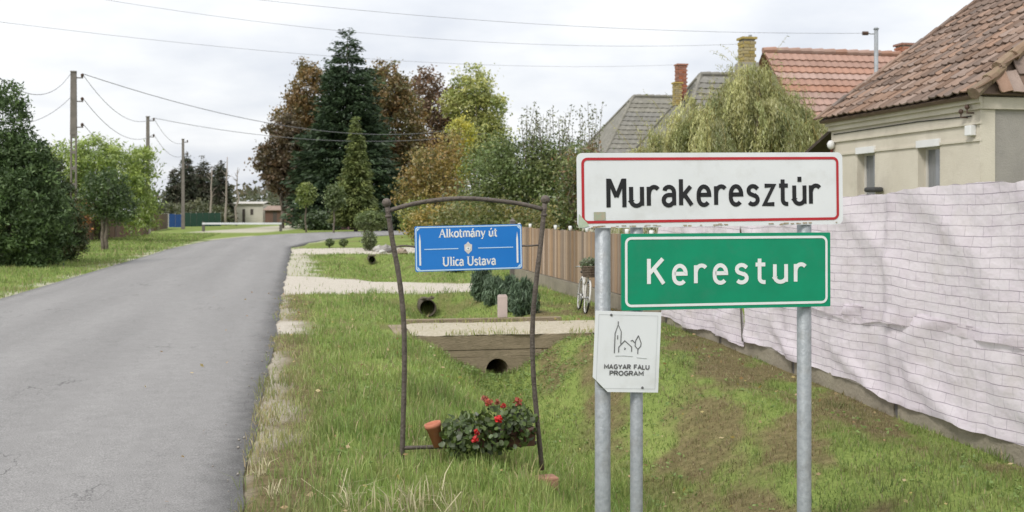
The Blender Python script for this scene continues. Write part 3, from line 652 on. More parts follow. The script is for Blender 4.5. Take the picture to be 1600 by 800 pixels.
    for r in range(int(NR/math.cos(th)/EX)+1):
        up = r*EX; horiz = up*math.cos(th); left = sL; right = sR+v*horiz
        k = 0; off = (r % 2)*TW*0.5
        sag = 0.02*math.sin(r*0.9)
        while True:
            s_ = left-TW/2+off*0-k*TW-(r % 2)*0.01
            if s_ < right-0.04: break
            pos = W(u0, s_, z0)+b*up+nrm*(0.0+rnd.uniform(-0.007, 0.010)-0.022*math.sin((s_-S0)/4.2*math.pi)*(1+0.3*math.sin(r)))
            rot = axes.to_4x4() @ Matrix.Rotation(rnd.gauss(0, 0.022), 4, 'Z') @ Matrix.Rotation(rnd.gauss(0, 0.02), 4, 'Y') @ Matrix.Rotation(rnd.gauss(0, 0.012), 4, 'X')
            mw = Matrix.Translation(pos) @ rot
            if up < 3.40:
                o = bpy.data.objects.new('tile', meshes[rnd.randrange(4)]); COL.objects.link(o); o.parent = roof; o.matrix_basis = mw; cnt += 1
            else:
                me = meshes[0]; base = len(rest.v); rest.v += [tuple(mw @ vv.co) for vv in me.vertices]; rest.f += [tuple(i+base for i in pp.vertices) for pp in me.polygons]
            k += 1
    o = rest.build('tiles', TILE); o.parent = roof; o['kind'] = 'stuff'
    # side slope over the grey wall
    e0 = W(u0, sR, z0); hipd = (EU+ES*v+EZ*p); e1 = e0+hipd*NR
    side_n = hipd.cross(EU).normalized(); side_n = side_n if side_n.dot(ES) < 0 else -side_n
    sb = (EZ-side_n*side_n.z).normalized()
    ax2 = Matrix((EU, sb, side_n)).transposed()
    if ax2.determinant() < 0: ax2 = Matrix((-EU, sb, side_n)).transposed()
    for r in range(5):
        for k in range(9):
            lo = r*EX; uu = u0+0.05+(lo+0.30)*sb.z/p+k*TW
            pos = W(uu, sR, z0)+sb*lo+side_n*0.004
            mw = Matrix.Translation(pos) @ ax2.to_4x4() @ Matrix.Rotation(rnd.gauss(0, 0.02), 4, 'Z')
            o = bpy.data.objects.new('tile', meshes[rnd.randrange(4)]); COL.objects.link(o); o.parent = roof; o.matrix_basis = mw
    # mossy hip line and the far verge
    HT = M('mossy_hip_tile', (0.18, 0.125, 0.09), (0.25, 0.185, 0.13), 5, 0.95, 0.6, 30, dirt=(0.17, 0.15, 0.085), dscale=5, damt=0.9, orand=0.2)
    hl = hipd.normalized()
    for k in range(16):
        c = e0+hl*(k*0.33-0.05)+(nrm+side_n).normalized()*0.015
        jx = Vector((rnd.gauss(0, 0.011), rnd.gauss(0, 0.011), rnd.gauss(0, 0.009)))
        o = MB().tube([c+jx, c+hl*0.37+jx-nrm*0.012], [0.088, 0.066], 9).build('hip_tile', HT); o.parent = roof
    for k in range(13):
        c = W(u0, sL+0.01, z0)+b*(k*0.36+0.16)+nrm*0.045
        mb = MB().box(c, (0.15, 0.38, 0.03), a, (b+nrm*0.04).normalized(), nrm); o = mb.build('verge_tile', TILE); o.parent = roof
    # eaves board
    K(MB().rbox(F-OV+0.05, F-0.09, S0-0.08, S1+0.08, ZE-0.005, ZE+0.03).build('eaves_board', M('old_board', (0.30, 0.25, 0.19), (0.20, 0.165, 0.125), 4, 0.9)))
    # lean-to porch roof at the far end, seen from below
    mb = MB(); mb.prism([W(F+0.05, S1+0.001, 3.02), W(F+3, S1+0.001, 3.02), W(F+3, S1+1.3, 2.56), W(F+0.05, S1+1.3, 2.56)], EZ*0.06)
    K(mb.build('porch_roof', WOODD))
    K(MB().tube([W(F-0.05, S1+1.34, 2.56), W(F+3, S1+1.34, 2.56)], 0.045, 8).build('gutter', M('zinc', (0.55, 0.56, 0.57), (0.45, 0.46, 0.47), 5, 0.4, metal=0.4)))
    K(MB().tube([W(F-0.025, S1-0.06, 2.0), W(F-0.025, S1-0.06, 2.72)], 0.02, 6).build('conduit', M('rust_red', (0.32, 0.06, 0.05), (0.25, 0.06, 0.05), 8)))
    lamp = K(MB().ball(W(F-0.07, S1-0.12, 2.74), 0.065, 12, 1.2).build('lamp', WHITEP, None, True))
    jb = K(MB().rbox(F-0.09, F-0.001, S0+0.10, S0+0.24, 2.63, 2.77).build('junction_box', WHITEP, bevel=0.01))
    for k, (ss, zz) in enumerate(((S0+0.30, 2.91), (S0+0.16, 2.96))):
        mb = MB(); mb.tube([W(F, ss, zz-0.02), W(F-0.10, ss, zz-0.02), W(F-0.10, ss, zz+0.05)], 0.012, 6); mb.ball(W(F-0.10, ss, zz+0.06), 0.035, 8)
        K(mb.build('insulator', M('brown_ceramic', (0.10, 0.06, 0.045), None, 5, 0.4)))
    mb = MB(); mb.tube([W(F-0.012, S0+0.2, 2.9), W(F-0.012, S0+1.5, 2.93), W(F-0.012, S1-0.1, 2.92)], 0.008, 5); K(mb.build('cable', M('black_cable', (0.03, 0.03, 0.03), None, 5)))
    o = MB().rbox(F-0.2, F-0.02, s_at(1378, F)-0.1, s_at(1362, F)-0.1, 1.90, 1.98).build('meter_cover', M('dark_plastic', (0.06, 0.06, 0.06), None, 5), bevel=0.03); K(o)
beige_house()

# ------------------------------------------------------------------ other houses: ridge at right angles to the street
def brick_stack(t, inv, c, w, h, bm=BRICKM, nm='chimney', course=0.075):
    """chimney of separate bricks around a mortar core; c is the base centre"""
    core = MB().box(Vector(c)+EZ*h/2, (w-0.03, w-0.03, h), EU, ES, EZ).build(nm, MORTAR); core.parent = t
    if t.type == 'EMPTY': core.matrix_parent_inverse = inv
    n = int(h/course)
    cap = MB().box(Vector(c)+EZ*(h+0.03), (w+0.08, w+0.08, 0.06), EU, ES, EZ).build('cap', bm); cap.parent = core
    me = MB().box((0, 0, 0), (w/2-0.010, 0.03, course-0.012)).mesh('brick', bm)
    for k in range(n):
        for q in range(2):
            for side in range(2):
                off = (q-0.5)*w/2+(0.02 if k % 2 else -0.02)
                d = EU*off-ES*(w/2) if side == 0 else -EU*(w/2)+ES*off
                o = bpy.data.objects.new('brick', me); COL.objects.link(o); o.parent = core
                o.matrix_basis = Matrix.Translation(Vector(c)+d+EZ*(course*(k+0.5))) @ Matrix.Rotation(YAW+(math.pi/2 if side else 0), 4, 'Z')
def course_mesh(L, ex, th_, wave, wl, mat, nm='tile_course'):
    n = max(2, int(L/wl*4)); mb = MB(); vs = []
    for row, (y, lift) in enumerate(((0, 0.045), (ex*1.15, 0.0))):
        for i in range(n+1): vs.append((i*L/n, y, lift+wave*(0.5+0.5*math.sin(2*math.pi*i/4))))
    m = n+1
    for i in range(n+1): vs.append((i*L/n, 0, lift-0.0))
    fs = [(i, i+1, m+i+1, m+i) for i in range(n)]+[(2*m+i, 2*m+i+1, i+1, i) for i in range(n)]
    return mb.add(vs, fs).mesh(nm, mat)
def cross_house(name, label, u0, u1, s0, w, ze, zr, hip, tilem, wallm, ex=0.30, wave=0.02, wl=0.25, chimneys=(), windows=()):
    t = thing(name, label, 'house', W(u0, s0, 0), YAW); inv = Matrix.LocRotScale(t.location, t.rotation_euler, None).inverted()
    def K(o, p=None):
        o.parent = p or t
        if p is None: o.matrix_parent_inverse = inv
        return o
    mb = MB(); D = 0.3; mb.rbox(u0, u1, s0, s0+D, 0, ze); mb.rbox(u0, u1, s0+w-D, s0+w, 0, ze); mb.rbox(u0, u0+D, s0+D, s0+w-D, 0, ze); mb.rbox(u1-D, u1, s0+D, s0+w-D, 0, ze)
    if hip <= 0: mb.prism([W(u0, s0, ze), W(u0, s0+w, ze), W(u0, s0+w/2, zr-0.12)], EU*D)
    K(mb.build('wall', wallm))
    ov = 0.35; pr = (zr-ze)/(w/2); sa = s0-ov; za = ze-ov*pr; Lr = u1+ov-(u0-ov); half = w/2+ov; slope = math.hypot(half, zr-za); th = math.atan2(zr-za, half)
    mb = MB(); A0, A1 = W(u0-ov, sa, za), W(u1+ov, sa, za); B0, B1 = W(u0-ov+hip, s0+w/2, zr), W(u1+ov, s0+w/2, zr); C0, C1 = W(u0-ov, s0+w+ov, za), W(u1+ov, s0+w+ov, za)
    mb.add([A0, A1, B1, B0, C0, C1], [(0, 1, 2, 3), (3, 2, 5, 4), (0, 3, 4)] if hip > 0 else [(0, 1, 2, 3), (3, 2, 5, 4)])
    roof = K(mb.build('roof', tilem))
    b = (ES*math.cos(th)+EZ*math.sin(th)); nrm = EU.cross(b); axes = Matrix((EU, b, nrm)).transposed().to_4x4()
    for r in range(int(slope/ex)):
        up = r*ex; o0 = hip*up/slope; me = course_mesh(Lr-o0, ex, 0.02, wave, wl, tilem)
        o = bpy.data.objects.new('tile_course', me); COL.objects.link(o); K(o, roof); o.matrix_basis = Matrix.Translation(A0+EU*o0+b*up+nrm*0.012) @ axes
    n = int((Lr-hip)/0.36)
    rt = MB().tube([(0, 0, 0), (0.40, 0, 0.02)], [0.085, 0.10], 8).mesh('ridge_tile', tilem)
    for k in range(n):
        o = bpy.data.objects.new('ridge_tile', rt); COL.objects.link(o); K(o, roof); o.matrix_basis = Matrix.Translation(B0+EU*(k*0.36)+EZ*0.02) @ Matrix.Rotation(YAW, 4, 'Z')
    if hip > 0:
        for E in (A0, C0): K(MB().tube([E, B0], 0.09, 6).build('hip', tilem), roof)
    for (cu, cs, zb, w_, h_, nm, mt) in chimneys:
        brick_stack(roof, inv, W(cu, cs, zb), w_, h_, mt)
    for (ua, ub, za_, zb_) in windows:
        f = K(MB().rbox(ua-0.08, ub+0.08, s0-0.02, s0-0.001, za_-0.08, zb_+0.08).build('window', WHITEP)); K(MB().rbox(ua, ub, s0-0.03, s0-0.021, za_, zb_).build('pane', GLASS), f)
    return t
YBRICK = M('yellow_brick', (0.40, 0.31, 0.13), (0.30, 0.24, 0.10), 8, 0.95, 0.4, 30, orand=0.15)
# red-roofed house: ridge px 1190..1430 at y ~ 80
yr = 31.0; ur, sr = US(PX(1192, yr), yr); zr = HY(80, yr)
uc1, sc1 = US(PX(1444, yr), yr)
uy, sy = US(PX(1167, yr-0.5), yr-0.5)
red = cross_house('red_roofed_house', 'house with orange-red tiled roof and plain ridge behind the willow', ur+0.35, ur+11, sr-3.1, 6.2, zr-3.0, zr, 0.0, RTILE, CREAM, 0.29, 0.03, 0.22,
    chimneys=[(uc1, sr+0.1, zr-0.5, 0.42, HY(64, yr)-zr+0.5, 'chimney', BRICKM)])
# yellowish mossy chimney standing by the red roof's street end
tc_ = thing('yellow_chimney', 'tall narrow yellowish brick chimney rising out of the willow top', 'chimney', W(uy, sy, 0), YAW)
inv_ = Matrix.LocRotScale(tc_.location, tc_.rotation_euler, None).inverted()
o = MB().box(W(uy, sy, (HY(95, 30))/2), (0.5, 0.5, HY(95, 30)), EU, ES, EZ).build('shaft', MORTAR); keep(o, tc_)
brick_stack(tc_, inv_, W(uy, sy, HY(102, 30)), 0.36, HY(58, 30)-HY(102, 30), YBRICK, 'stack', 0.09)
o = MB().tube([W(uy+0.1, sy, HY(60, 30)), W(uy+0.1, sy, HY(50, 30))], 0.05, 8).build('flue_pipe', STEEL); keep(o, tc_)
# grey-roofed house in the middle, with a red chimney
y2 = 43.0; u2, s2 = US(PX(1108, y2), y2); z2 = HY(117, y2); uc, sc_ = US(PX(1056, y2), y2); uc2, sc2 = US(PX(1041, y2), y2)
cross_house('grey_roofed_house', 'grey tiled house with red brick chimney beside the willow', u2-2.6, u2+9, s2-3.6, 7.2, z2-3.7, z2, 2.6, GTILE, CREAM, 0.34, 0.02, 0.3,
    chimneys=[(uc, sc_-0.6, HY(160, y2), 0.36, HY(106, y2)-HY(160, y2), 'chimney', BRICKM), (uc2, sc_-1.2, HY(170, y2), 0.28, HY(137, y2)-HY(170, y2), 'chimney', YBRICK)])
y3 = 58.0; u3, s3 = US(PX(1000, y3), y3); z3 = HY(151, y3)
cross_house('hipped_grey_house', 'farther grey hip-roofed house with short ridge left of the red chimney', u3-2.9, u3+2.2, s3-3.4, 6.8, z3-3.4, z3, 2.9, GTILE, CREAM, 0.36, 0.02, 0.3)
# roof mast of the power supply
ym = 27.0; xm = PX(1369, ym)
t = thing('roof_mast', 'grey steel service mast rising in front of the red roof', 'mast', (xm, ym, 0))
MB().tube([(0, 0, -0.3), (0, 0, HY(46, ym))], 0.05, 10).build('pole', STEEL, t, True)
MB().lathe([(0.055, 0), (0.075, 0.01), (0.04, 0.05), (0.0, 0.06)], (0, 0, HY(46, ym)), 10).build('cap', STEEL, t, True)
MB().tube([(0, 0, HY(53, ym)), (-0.13, 0, HY(53, ym)), (-0.2, 0, HY(52, ym))], 0.015, 6).build('bracket', STEEL, t)
MB().tube([(-0.34, 0, HY(52, ym)), (-0.2, 0, HY(52, ym))], 0.05, 8).build('insulator', M('brown_ceramic', (0.1, 0.06, 0.045)), t)

# ------------------------------------------------------------------ white sheeted fence
FU = 5.5
def sheet_material():
    m = bpy.data.materials.new('printed_sheet'); nt, N, L = nodes(m)
    out = N('ShaderNodeOutputMaterial'); b = N('ShaderNodeBsdfPrincipled'); b.inputs['Roughness'].default_value = 0.6; b.inputs['Specular IOR Level'].default_value = 0.25
    tr = N('ShaderNodeBsdfTranslucent'); mx0 = N('ShaderNodeMixShader'); mx0.inputs[0].default_value = 0.3; L(b.outputs[0], mx0.inputs[1]); L(tr.outputs[0], mx0.inputs[2]); L(mx0.outputs[0], out.inputs[0])
    at = N('ShaderNodeAttribute'); at.attribute_name = 'flatpos'
    nz = N('ShaderNodeTexNoise'); nz.inputs['Scale'].default_value = 3; nz.inputs['Detail'].default_value = 3; L(at.outputs['Vector'], nz.inputs['Vector'])
    dm = N('ShaderNodeVectorMath'); dm.operation = 'MULTIPLY_ADD'; dm.inputs[1].default_value = (0.045, 0.03, 0); L(nz.outputs['Color'], dm.inputs[0]); L(at.outputs['Vector'], dm.inputs[2])
    bt = N('ShaderNodeTexBrick'); L(dm.outputs[0], bt.inputs['Vector']); bt.inputs['Scale'].default_value = 1.0
    bt.inputs['Brick Width'].default_value = 0.21; bt.inputs['Row Height'].default_value = 0.082; bt.inputs['Mortar Size'].default_value = 0.0042; bt.inputs['Mortar Smooth'].default_value = 0.4
    bt.inputs['Color1'].default_value = (0.79, 0.715, 0.77, 1); bt.inputs['Color2'].default_value = (0.73, 0.65, 0.715, 1); bt.inputs['Mortar'].default_value = (0.50, 0.44, 0.50, 1)
    b2 = N('ShaderNodeTexBrick'); L(dm.outputs[0], b2.inputs['Vector']); b2.inputs['Scale'].default_value = 1.0; b2.offset = 0.0
    b2.inputs['Brick Width'].default_value = 400.0; b2.inputs['Row Height'].default_value = 0.082; b2.inputs['Mortar Size'].default_value = 0.0036; b2.inputs['Mortar Smooth'].default_value = 0.5
    b2.inputs['Color1'].default_value = (1, 1, 1, 1); b2.inputs['Color2'].default_value = (1, 1, 1, 1); b2.inputs['Mortar'].default_value = (0.66, 0.625, 0.665, 1)
    # upright joints are printed fainter than bed joints: blend towards white with a patchy mask
    n2 = N('ShaderNodeTexNoise'); n2.inputs['Scale'].default_value = 5; n2.inputs['Detail'].default_value = 5; L(at.outputs['Vector'], n2.inputs['Vector'])
    r = N('ShaderNodeMapRange'); r.inputs[1].default_value = 0.35; r.inputs[2].default_value = 0.7; r.inputs[3].default_value = 0.0; r.inputs[4].default_value = 0.8; L(n2.outputs['Fac'], r.inputs[0])
    mx = N('ShaderNodeMixRGB'); L(r.outputs[0], mx.inputs[0]); L(bt.outputs['Color'], mx.inputs[1]); mx.inputs[2].default_value = (0.78, 0.72, 0.765, 1)
    mxl = N('ShaderNodeMixRGB'); mxl.blend_type = 'MULTIPLY'; mxl.inputs[0].default_value = 1.0; L(mx.outputs[0], mxl.inputs[1]); L(b2.outputs['Color'], mxl.inputs[2])
    # splash dirt near the ground
    n3 = N('ShaderNodeTexNoise'); n3.inputs['Scale'].default_value = 2.2; n3.inputs['Detail'].default_value = 8; L(at.outputs['Vector'], n3.inputs['Vector'])
    r3 = N('ShaderNodeMapRange'); r3.inputs[1].default_value = 0.56; r3.inputs[2].default_value = 0.8; r3.inputs[4].default_value = 0.35; L(n3.outputs['Fac'], r3.inputs[0])
    mx2 = N('ShaderNodeMixRGB'); L(r3.outputs[0], mx2.inputs[0]); L(mxl.outputs[0], mx2.inputs[1]); mx2.inputs[2].default_value = (0.55, 0.50, 0.42, 1)
    L(mx2.outputs[0], b.inputs['Base Color']); L(mx2.outputs[0], tr.inputs['Color'])
    n4 = N('ShaderNodeTexNoise'); n4.inputs['Scale'].default_value = 16; n4.inputs['Detail'].default_value = 5; L(at.outputs['Vector'], n4.inputs['Vector'])
    bp = N('ShaderNodeBump'); bp.inputs['Strength'].default_value = 0.45; bp.inputs['Distance'].default_value = 0.02; L(n4.outputs['Fac'], bp.inputs['Height']); L(bp.outputs[0], b.inputs['Normal'])
    return m
def sheeted_fence():
    s_far = s_at(1036, FU); s_gap = s_at(1163, FU); s_near = -3.4
    t = thing('sheeted_fence', 'garden fence covered with white brick-printed plastic sheeting', 'fence', W(FU, s_near, -0.3), YAW)
    inv = Matrix.LocRotScale(t.location, t.rotation_euler, None).inverted()
    def K(o, p=None):
        o.parent = p or t
        if p is None: o.matrix_parent_inverse = inv
        return o
    CONC = M('plinth_concrete', (0.30, 0.265, 0.205), (0.22, 0.195, 0.15), 3, 0.95, 0.5, 30, dirt=(0.13, 0.115, 0.075), dscale=2, damt=0.6)
    posts = [s_near+0.2+k*2.05 for k in range(8) if s_near+0.2+k*2.05 < s_far+0.3]
    for i, a in enumerate(posts):
        g = hz1(*XY(FU, a)); K(MB().rbox(FU+0.03, FU+0.09, a-0.03, a+0.03, g-0.3, 1.74).build('post', M('dark_post', (0.10, 0.095, 0.09), (0.15, 0.14, 0.13), 6, 0.8)))
        if i+1 < len(posts):
            b_ = posts[i+1]; g2 = hz1(*XY(FU, b_)); mb = MB()
            za, zb = g+0.17, g2+0.17
            mb.prism([W(FU+0.02, a+0.035, g-0.3), W(FU+0.02, b_-0.035, g2-0.3), W(FU+0.02, b_-0.035, zb), W(FU+0.02, a+0.035, za)], EU*0.06)
            K(mb.build('plinth_board', CONC))
    for z in (0.25, 0.95, 1.70): K(MB().tube([W(FU+0.025, s_near, z), W(FU+0.025, s_far, z)], 0.004, 5).build('wire', STEEL))
    mat = sheet_material(); rng = np.random.default_rng(2)
    def sheet(a, b_, ztop, zbot, off, seed):
        ns, nz_ = int((b_-a)/0.035), 46; S = np.linspace(a, b_, ns); T = np.linspace(0, 1, nz_); SS, TT = np.meshgrid(S, T)
        top = ztop+(0.11*(1-sstep(0.6, 4.0, SS)) if ztop > 1 else 0)+0.035*(fbm(SS*1.6, SS*0+3, seed, 3)-0.5)*2+0.02*(fbm(SS*9, SS*0, seed+3, 2)-0.5); g = zbot(SS)+0.07*(fbm(SS*1.1, SS*0, seed+7, 3)-0.5)*2
        Z = g+(top-g)*TT
        # sag between posts, vertical gathers, diagonal pulls
        ph = (SS-posts[0])/2.05
        gather = 0.060*(fbm(SS*4.5+TT*0.4, TT*0.35, seed+11, 4)-0.5)+0.030*np.abs(np.sin(SS*2.3+1.5*np.sin(TT*3+seed)))**6
        pull = 0.014*(fbm(SS*1.7+TT*3.1, SS*1.2-TT*2.2, seed+17, 4)-0.5)*2
        post_r = np.exp(-((ph-np.round(ph))/0.045)**2)
        U = FU+off-gather*1.2-pull-0.034*post_r*(0.5+fbm(TT*7, SS*2, seed+5, 2))+0.012*(fbm(SS*16, TT*7, seed+23, 3)-0.5)
        rowsag = 0.03*np.sin(np.pi*(ph-np.floor(ph)))+0.02*(fbm(SS*0.9, TT*1.2, seed+29, 2)-0.5)
        x = OX+NX*U+TX*SS; y = OY+NY*U+TY*SS
        idx = np.arange(SS.size).reshape(SS.shape); F = np.stack([idx[:-1, :-1], idx[:-1, 1:], idx[1:, 1:], idx[1:, :-1]], -1).reshape(-1, 4)
        fp = np.stack([SS+seed*0.37, Z+rowsag+seed*0.11+5, SS*0], -1).reshape(-1, 3)
        return K(npmesh('sheet', np.stack([x, y, Z], -1).reshape(-1, 3), F, mat, None, {'flatpos': fp}, True))
    gz = lambda d: (lambda SS: np.clip(hz(OX+NX*FU+TX*SS, OY+NY*FU+TY*SS), -0.5, 0.3)+d)
    sheet(s_near, s_gap-0.02, 1.74, lambda SS: SS*0+0.60, -0.030, 1)
    sheet(s_gap+0.03, s_far, 1.70, lambda SS: SS*0+0.62, -0.030, 2)
    sheet(s_near, s_gap-0.015, 0.70, gz(0.15), -0.004, 3)
    sheet(s_gap+0.02, s_far, 0.72, gz(0.08), -0.004, 4)
    # seam fold and tie strips
    for a in (s_gap+0.005,): K(MB().tube([W(FU-0.02, a, 0.05), W(FU-0.035, a+0.02, 0.5), W(FU-0.03, a, 1.0), W(FU-0.02, a, 1.7)], 0.012, 6).build('tie_cord', M('tie_dark', (0.12, 0.11, 0.10))))
    # twiggy dead growth along the foot
    for k in range(9):
        a = s_gap+0.9-k*0.27+rng.normal(0, 0.05); x, y = XY(FU-0.12, a)
sheeted_fence()

# ------------------------------------------------------------------ board fence beyond it
def board_fence():
    s0 = s_at(1036, FU)+0.1; s1 = s_at(806, FU)
    t = thing('board_fence', 'brown upright board fence on a low concrete plinth beyond the sheeting', 'fence', W(FU, s0, 0), YAW)
    inv = Matrix.LocRotScale(t.location, t.rotation_euler, None).inverted()
    WD = M('fence_board', (0.37, 0.255, 0.165), (0.27, 0.185, 0.12), 3, 0.85, 0.3, 20, orand=0.38, stretch=(6, 6, 0.7), dirt=(0.17, 0.12, 0.08), dscale=2, damt=0.5)
    def K(o, p=None):
        o.parent = p or t
        if p is None: o.matrix_parent_inverse = inv
        return o
    rnd = random.Random(5); bw = 0.155; k = 0; meshes = []
    for q in range(4):
        h = 1.0; mb = MB(); mb.box((0, 0, h/2), (bw-0.012, 0.022, h)); meshes.append(mb.mesh('board', WD))
    s = s0
    while s < s1:
        o = bpy.data.objects.new('board', meshes[k % 4]); COL.objects.link(o); K(o); hh = 0.98+rnd.uniform(-0.012, 0.015)
        o.matrix_basis = Matrix.Translation(W(FU+rnd.uniform(-0.006, 0.006), s+bw/2, 0.24)) @ Matrix.Rotation(YAW+math.pi/2+rnd.gauss(0, 0.03), 4, 'Z') @ Matrix.Rotation(rnd.gauss(0, 0.006), 4, 'Y') @ Matrix.Diagonal((1, 1, hh, 1))
        s += bw; k += 1
    for z in (0.45, 1.0): K(MB().rbox(FU+0.016, FU+0.066, s0, s1, z, z+0.07).build('rail', WD))
    L = s1-s0; n = 5
    for i in range(n+1):
        a = s0+L*i/n; p = K(MB().rbox(FU+0.07, FU+0.17, a-0.05, a+0.05, -0.2, 1.22).build('post', M('post_metal', (0.16, 0.14, 0.13))))
    K(MB().rbox(FU-0.03, FU+0.16, s0, s1, -0.2, 0.22).build('plinth', M('plinth_concrete', (0.3, 0.27, 0.21))))
    for i in range(9):                               # pale cups standing upside down on the boards
        a = s0+L*(0.04+0.115*i)
        K(MB().lathe([(0.022, 0), (0.030, 0.02), (0.036, 0.085), (0.0, 0.09)], W(FU, a, 1.225), 10).build('cap', WHITEP, None, True))
board_fence()
for k_, (a_, h_) in enumerate(((s_at(804, FU)+0.25, 1.35),)):
    t = thing('gate_post', 'dark square gate post at the far end of the board fence', 'post', W(FU, a_, 0), YAW)
    MB().box((0, 0, h_/2-0.1), (0.12, 0.12, h_+0.2)).build('shaft', M('post_metal', (0.16, 0.14, 0.13)), t); MB().lathe([(0.1, 0), (0.0, 0.08)], (0, 0, h_), 4).build('cap', M('post_metal', (0.16, 0.14, 0.13)), t)

# ------------------------------------------------------------------ culverts
CON2 = M('culvert_concrete', (0.29, 0.235, 0.16), (0.21, 0.17, 0.112), 3.5, 0.92, 0.6, 22, dirt=(0.085, 0.075, 0.042), dscale=4, damt=0.45, stretch=(1, 1, 4))
DARK = M('pipe_dark', (0.018, 0.016, 0.013), (0.03, 0.026, 0.02), 8)  # near-black colour standing in for the shade deep inside the pipes
def pipe_mesh(mb, c, r, L, axis):
    a = Vector(axis); mb.lathe([(r*0.9, L), (r*0.9, 0), (r, 0), (r, L)], c, 20, a)
def footbridge():
    sF = 8.08; t = thing('footbridge_culvert', 'small concrete culvert bridge over the ditch in front of the board fence', 'culvert', W(2.8, sF, 0), YAW)
    inv = Matrix.LocRotScale(t.location, t.rotation_euler, None).inverted()
    def K(o, p=None):
        o.parent = p or t
        if p is None: o.matrix_parent_inverse = inv
        return o
    hw = K(MB().rbox(1.7, 3.98, sF+0.03, sF+0.20, -0.30, -0.02).build('headwall', CON2))
    zc = -0.41; r = 0.165; uc = 2.85
    def course(u0, u1, z0, z1, d=0): K(MB().rbox(u0, u1, sF-d, sF+0.2, z0, z1).build('course', CON2, bevel=0.006), hw)
    course(1.5, 4.15, -0.205, -0.015, 0.006); course(1.66, 4.0, -0.30, -0.212, 0.0)
    course(1.66, uc-r-0.005, -0.85, -0.302, 0.0); course(uc+r+0.005, 4.0, -0.85, -0.302, 0.003)
    K(MB().lathe([(r+0.09, 0), (r*0.9, 0), (r*0.9, 0.1)], W(uc, sF-0.009, zc-0.06), 20, ES).build('collar', CON2), hw)
    mb = MB(); pipe_mesh(mb, W(uc, sF+0.02, zc-0.06), r, 1.45, ES); p = K(mb.build('pipe', CON2, None, True))
    K(MB().lathe([(r*0.89, 0), (0.001, 0)], W(uc, sF+1.3, zc-0.06), 20, ES).build('dark_cap', DARK), p)  # added disc closing the pipe, painted as its inner darkness
    # slab of the crossing with a washed gravel top
    n = 40; GR = M('pale_gravel', (0.50, 0.45, 0.36), (0.34, 0.30, 0.21), 24, 0.95, 0.8, 60, dirt=(0.34, 0.30, 0.2), dscale=2, damt=0.5)
    K(MB().rbox(1.55, 4.7, sF+0.03, sF+1.5, -0.16, -0.012).build('slab', CON2))
    nu, ns = 80, 30; UU, SS = np.meshgrid(np.linspace(0, 1, nu), np.linspace(0, 1, ns))
    un = 1.74+3.0*UU; lo = sF-0.02+0.10*(fbm(un*2.5, un*0, 3, 3)-0.5); hi = sF+1.5+0.3*(fbm(un*1.7, un*0+4, 5, 3)-0.5); sn = lo+(hi-lo)*SS
    zz = -0.004+0.030*fbm(un*4, sn*4, 9, 4)+0.02*np.sin(np.pi*SS); edge = np.minimum(np.minimum(UU, 1-UU)*12, np.minimum(SS, 1-SS)*8); zz = zz-0.02*(1-sstep(0, 0.5, edge))
    px_, py_ = XY(un, sn); idx = np.arange(nu*ns).reshape(ns, nu)
    K(npmesh('deck', np.stack([px_, py_, zz], -1).reshape(-1, 3), np.stack([idx[:-1, :-1], idx[:-1, 1:], idx[1:, 1:], idx[1:, :-1]], -1).reshape(-1, 4), GR, None, None, True))
    K(MB().rbox(1.75, 4.1, sF+1.56, sF+1.66, -0.5, 0.048).build('kerb', CON2, bevel=0.01))
footbridge()
def pipe_end(label, u, s, z, r):
    t = thing('culvert_pipe', label, 'culvert', W(u, s, z), YAW)
    mb = MB(); pipe_mesh(mb, (0, 0, 0), r, 1.2, (0, 1, 0)); mb.build('pipe', M('old_pipe', (0.11, 0.095, 0.07), (0.07, 0.06, 0.045), 6, 0.95), t, True)
    MB().lathe([(r*0.89, 0), (0.001, 0)], (0, 1.1, 0), 20, (0, 1, 0)).build('dark_cap', DARK, t)  # same added black disc, so the mouth reads as a dark hole
    rng = np.random.default_rng(int(s)); 
    for k in range(2):
        a = math.pi*(0.40+0.22*k); mb = MB(); mb.ball((math.cos(a)*(r+0.06), 0.02+rng.uniform(0, .06), math.sin(a)*(r+0.03)), 0.07*rng.uniform(0.7, 1.4), 7, 0.45); mb.v = [tuple(np.array(v)+rng.normal(0, 0.008, 3)) for v in mb.v]
        mb.build('stone', M('field_stone', (0.17, 0.145, 0.105), (0.10, 0.09, 0.06), 8, 0.95, 0.5, 25), t)
pipe_end('dark pipe mouth in the grass bank below the white gravel driveway', 2.72, 14.7, -0.24, 0.165)
pipe_end('farthest small pipe mouth in the ditch behind the iron frame left leg', 2.9, 33.3, -0.14, 0.13)

x, y = PX(785, 15.88), 15.88
t = thing('marker_stone', 'short pinkish concrete marker post by the culvert bridge', 'post', (x, y, 0.048), YAW)
MB().box((0, 0, 0.16), (0.135, 0.095, 0.32)).build('shaft', M('pink_concrete', (0.50, 0.41, 0.37), (0.42, 0.35, 0.32), 6, 0.9, 0.2, 40), t, bevel=0.01)
MB().box((0, 0, 0.327), (0.11, 0.075, 0.012)).build('top', M('pink_concrete', (0.5, 0.41, 0.37)), t)
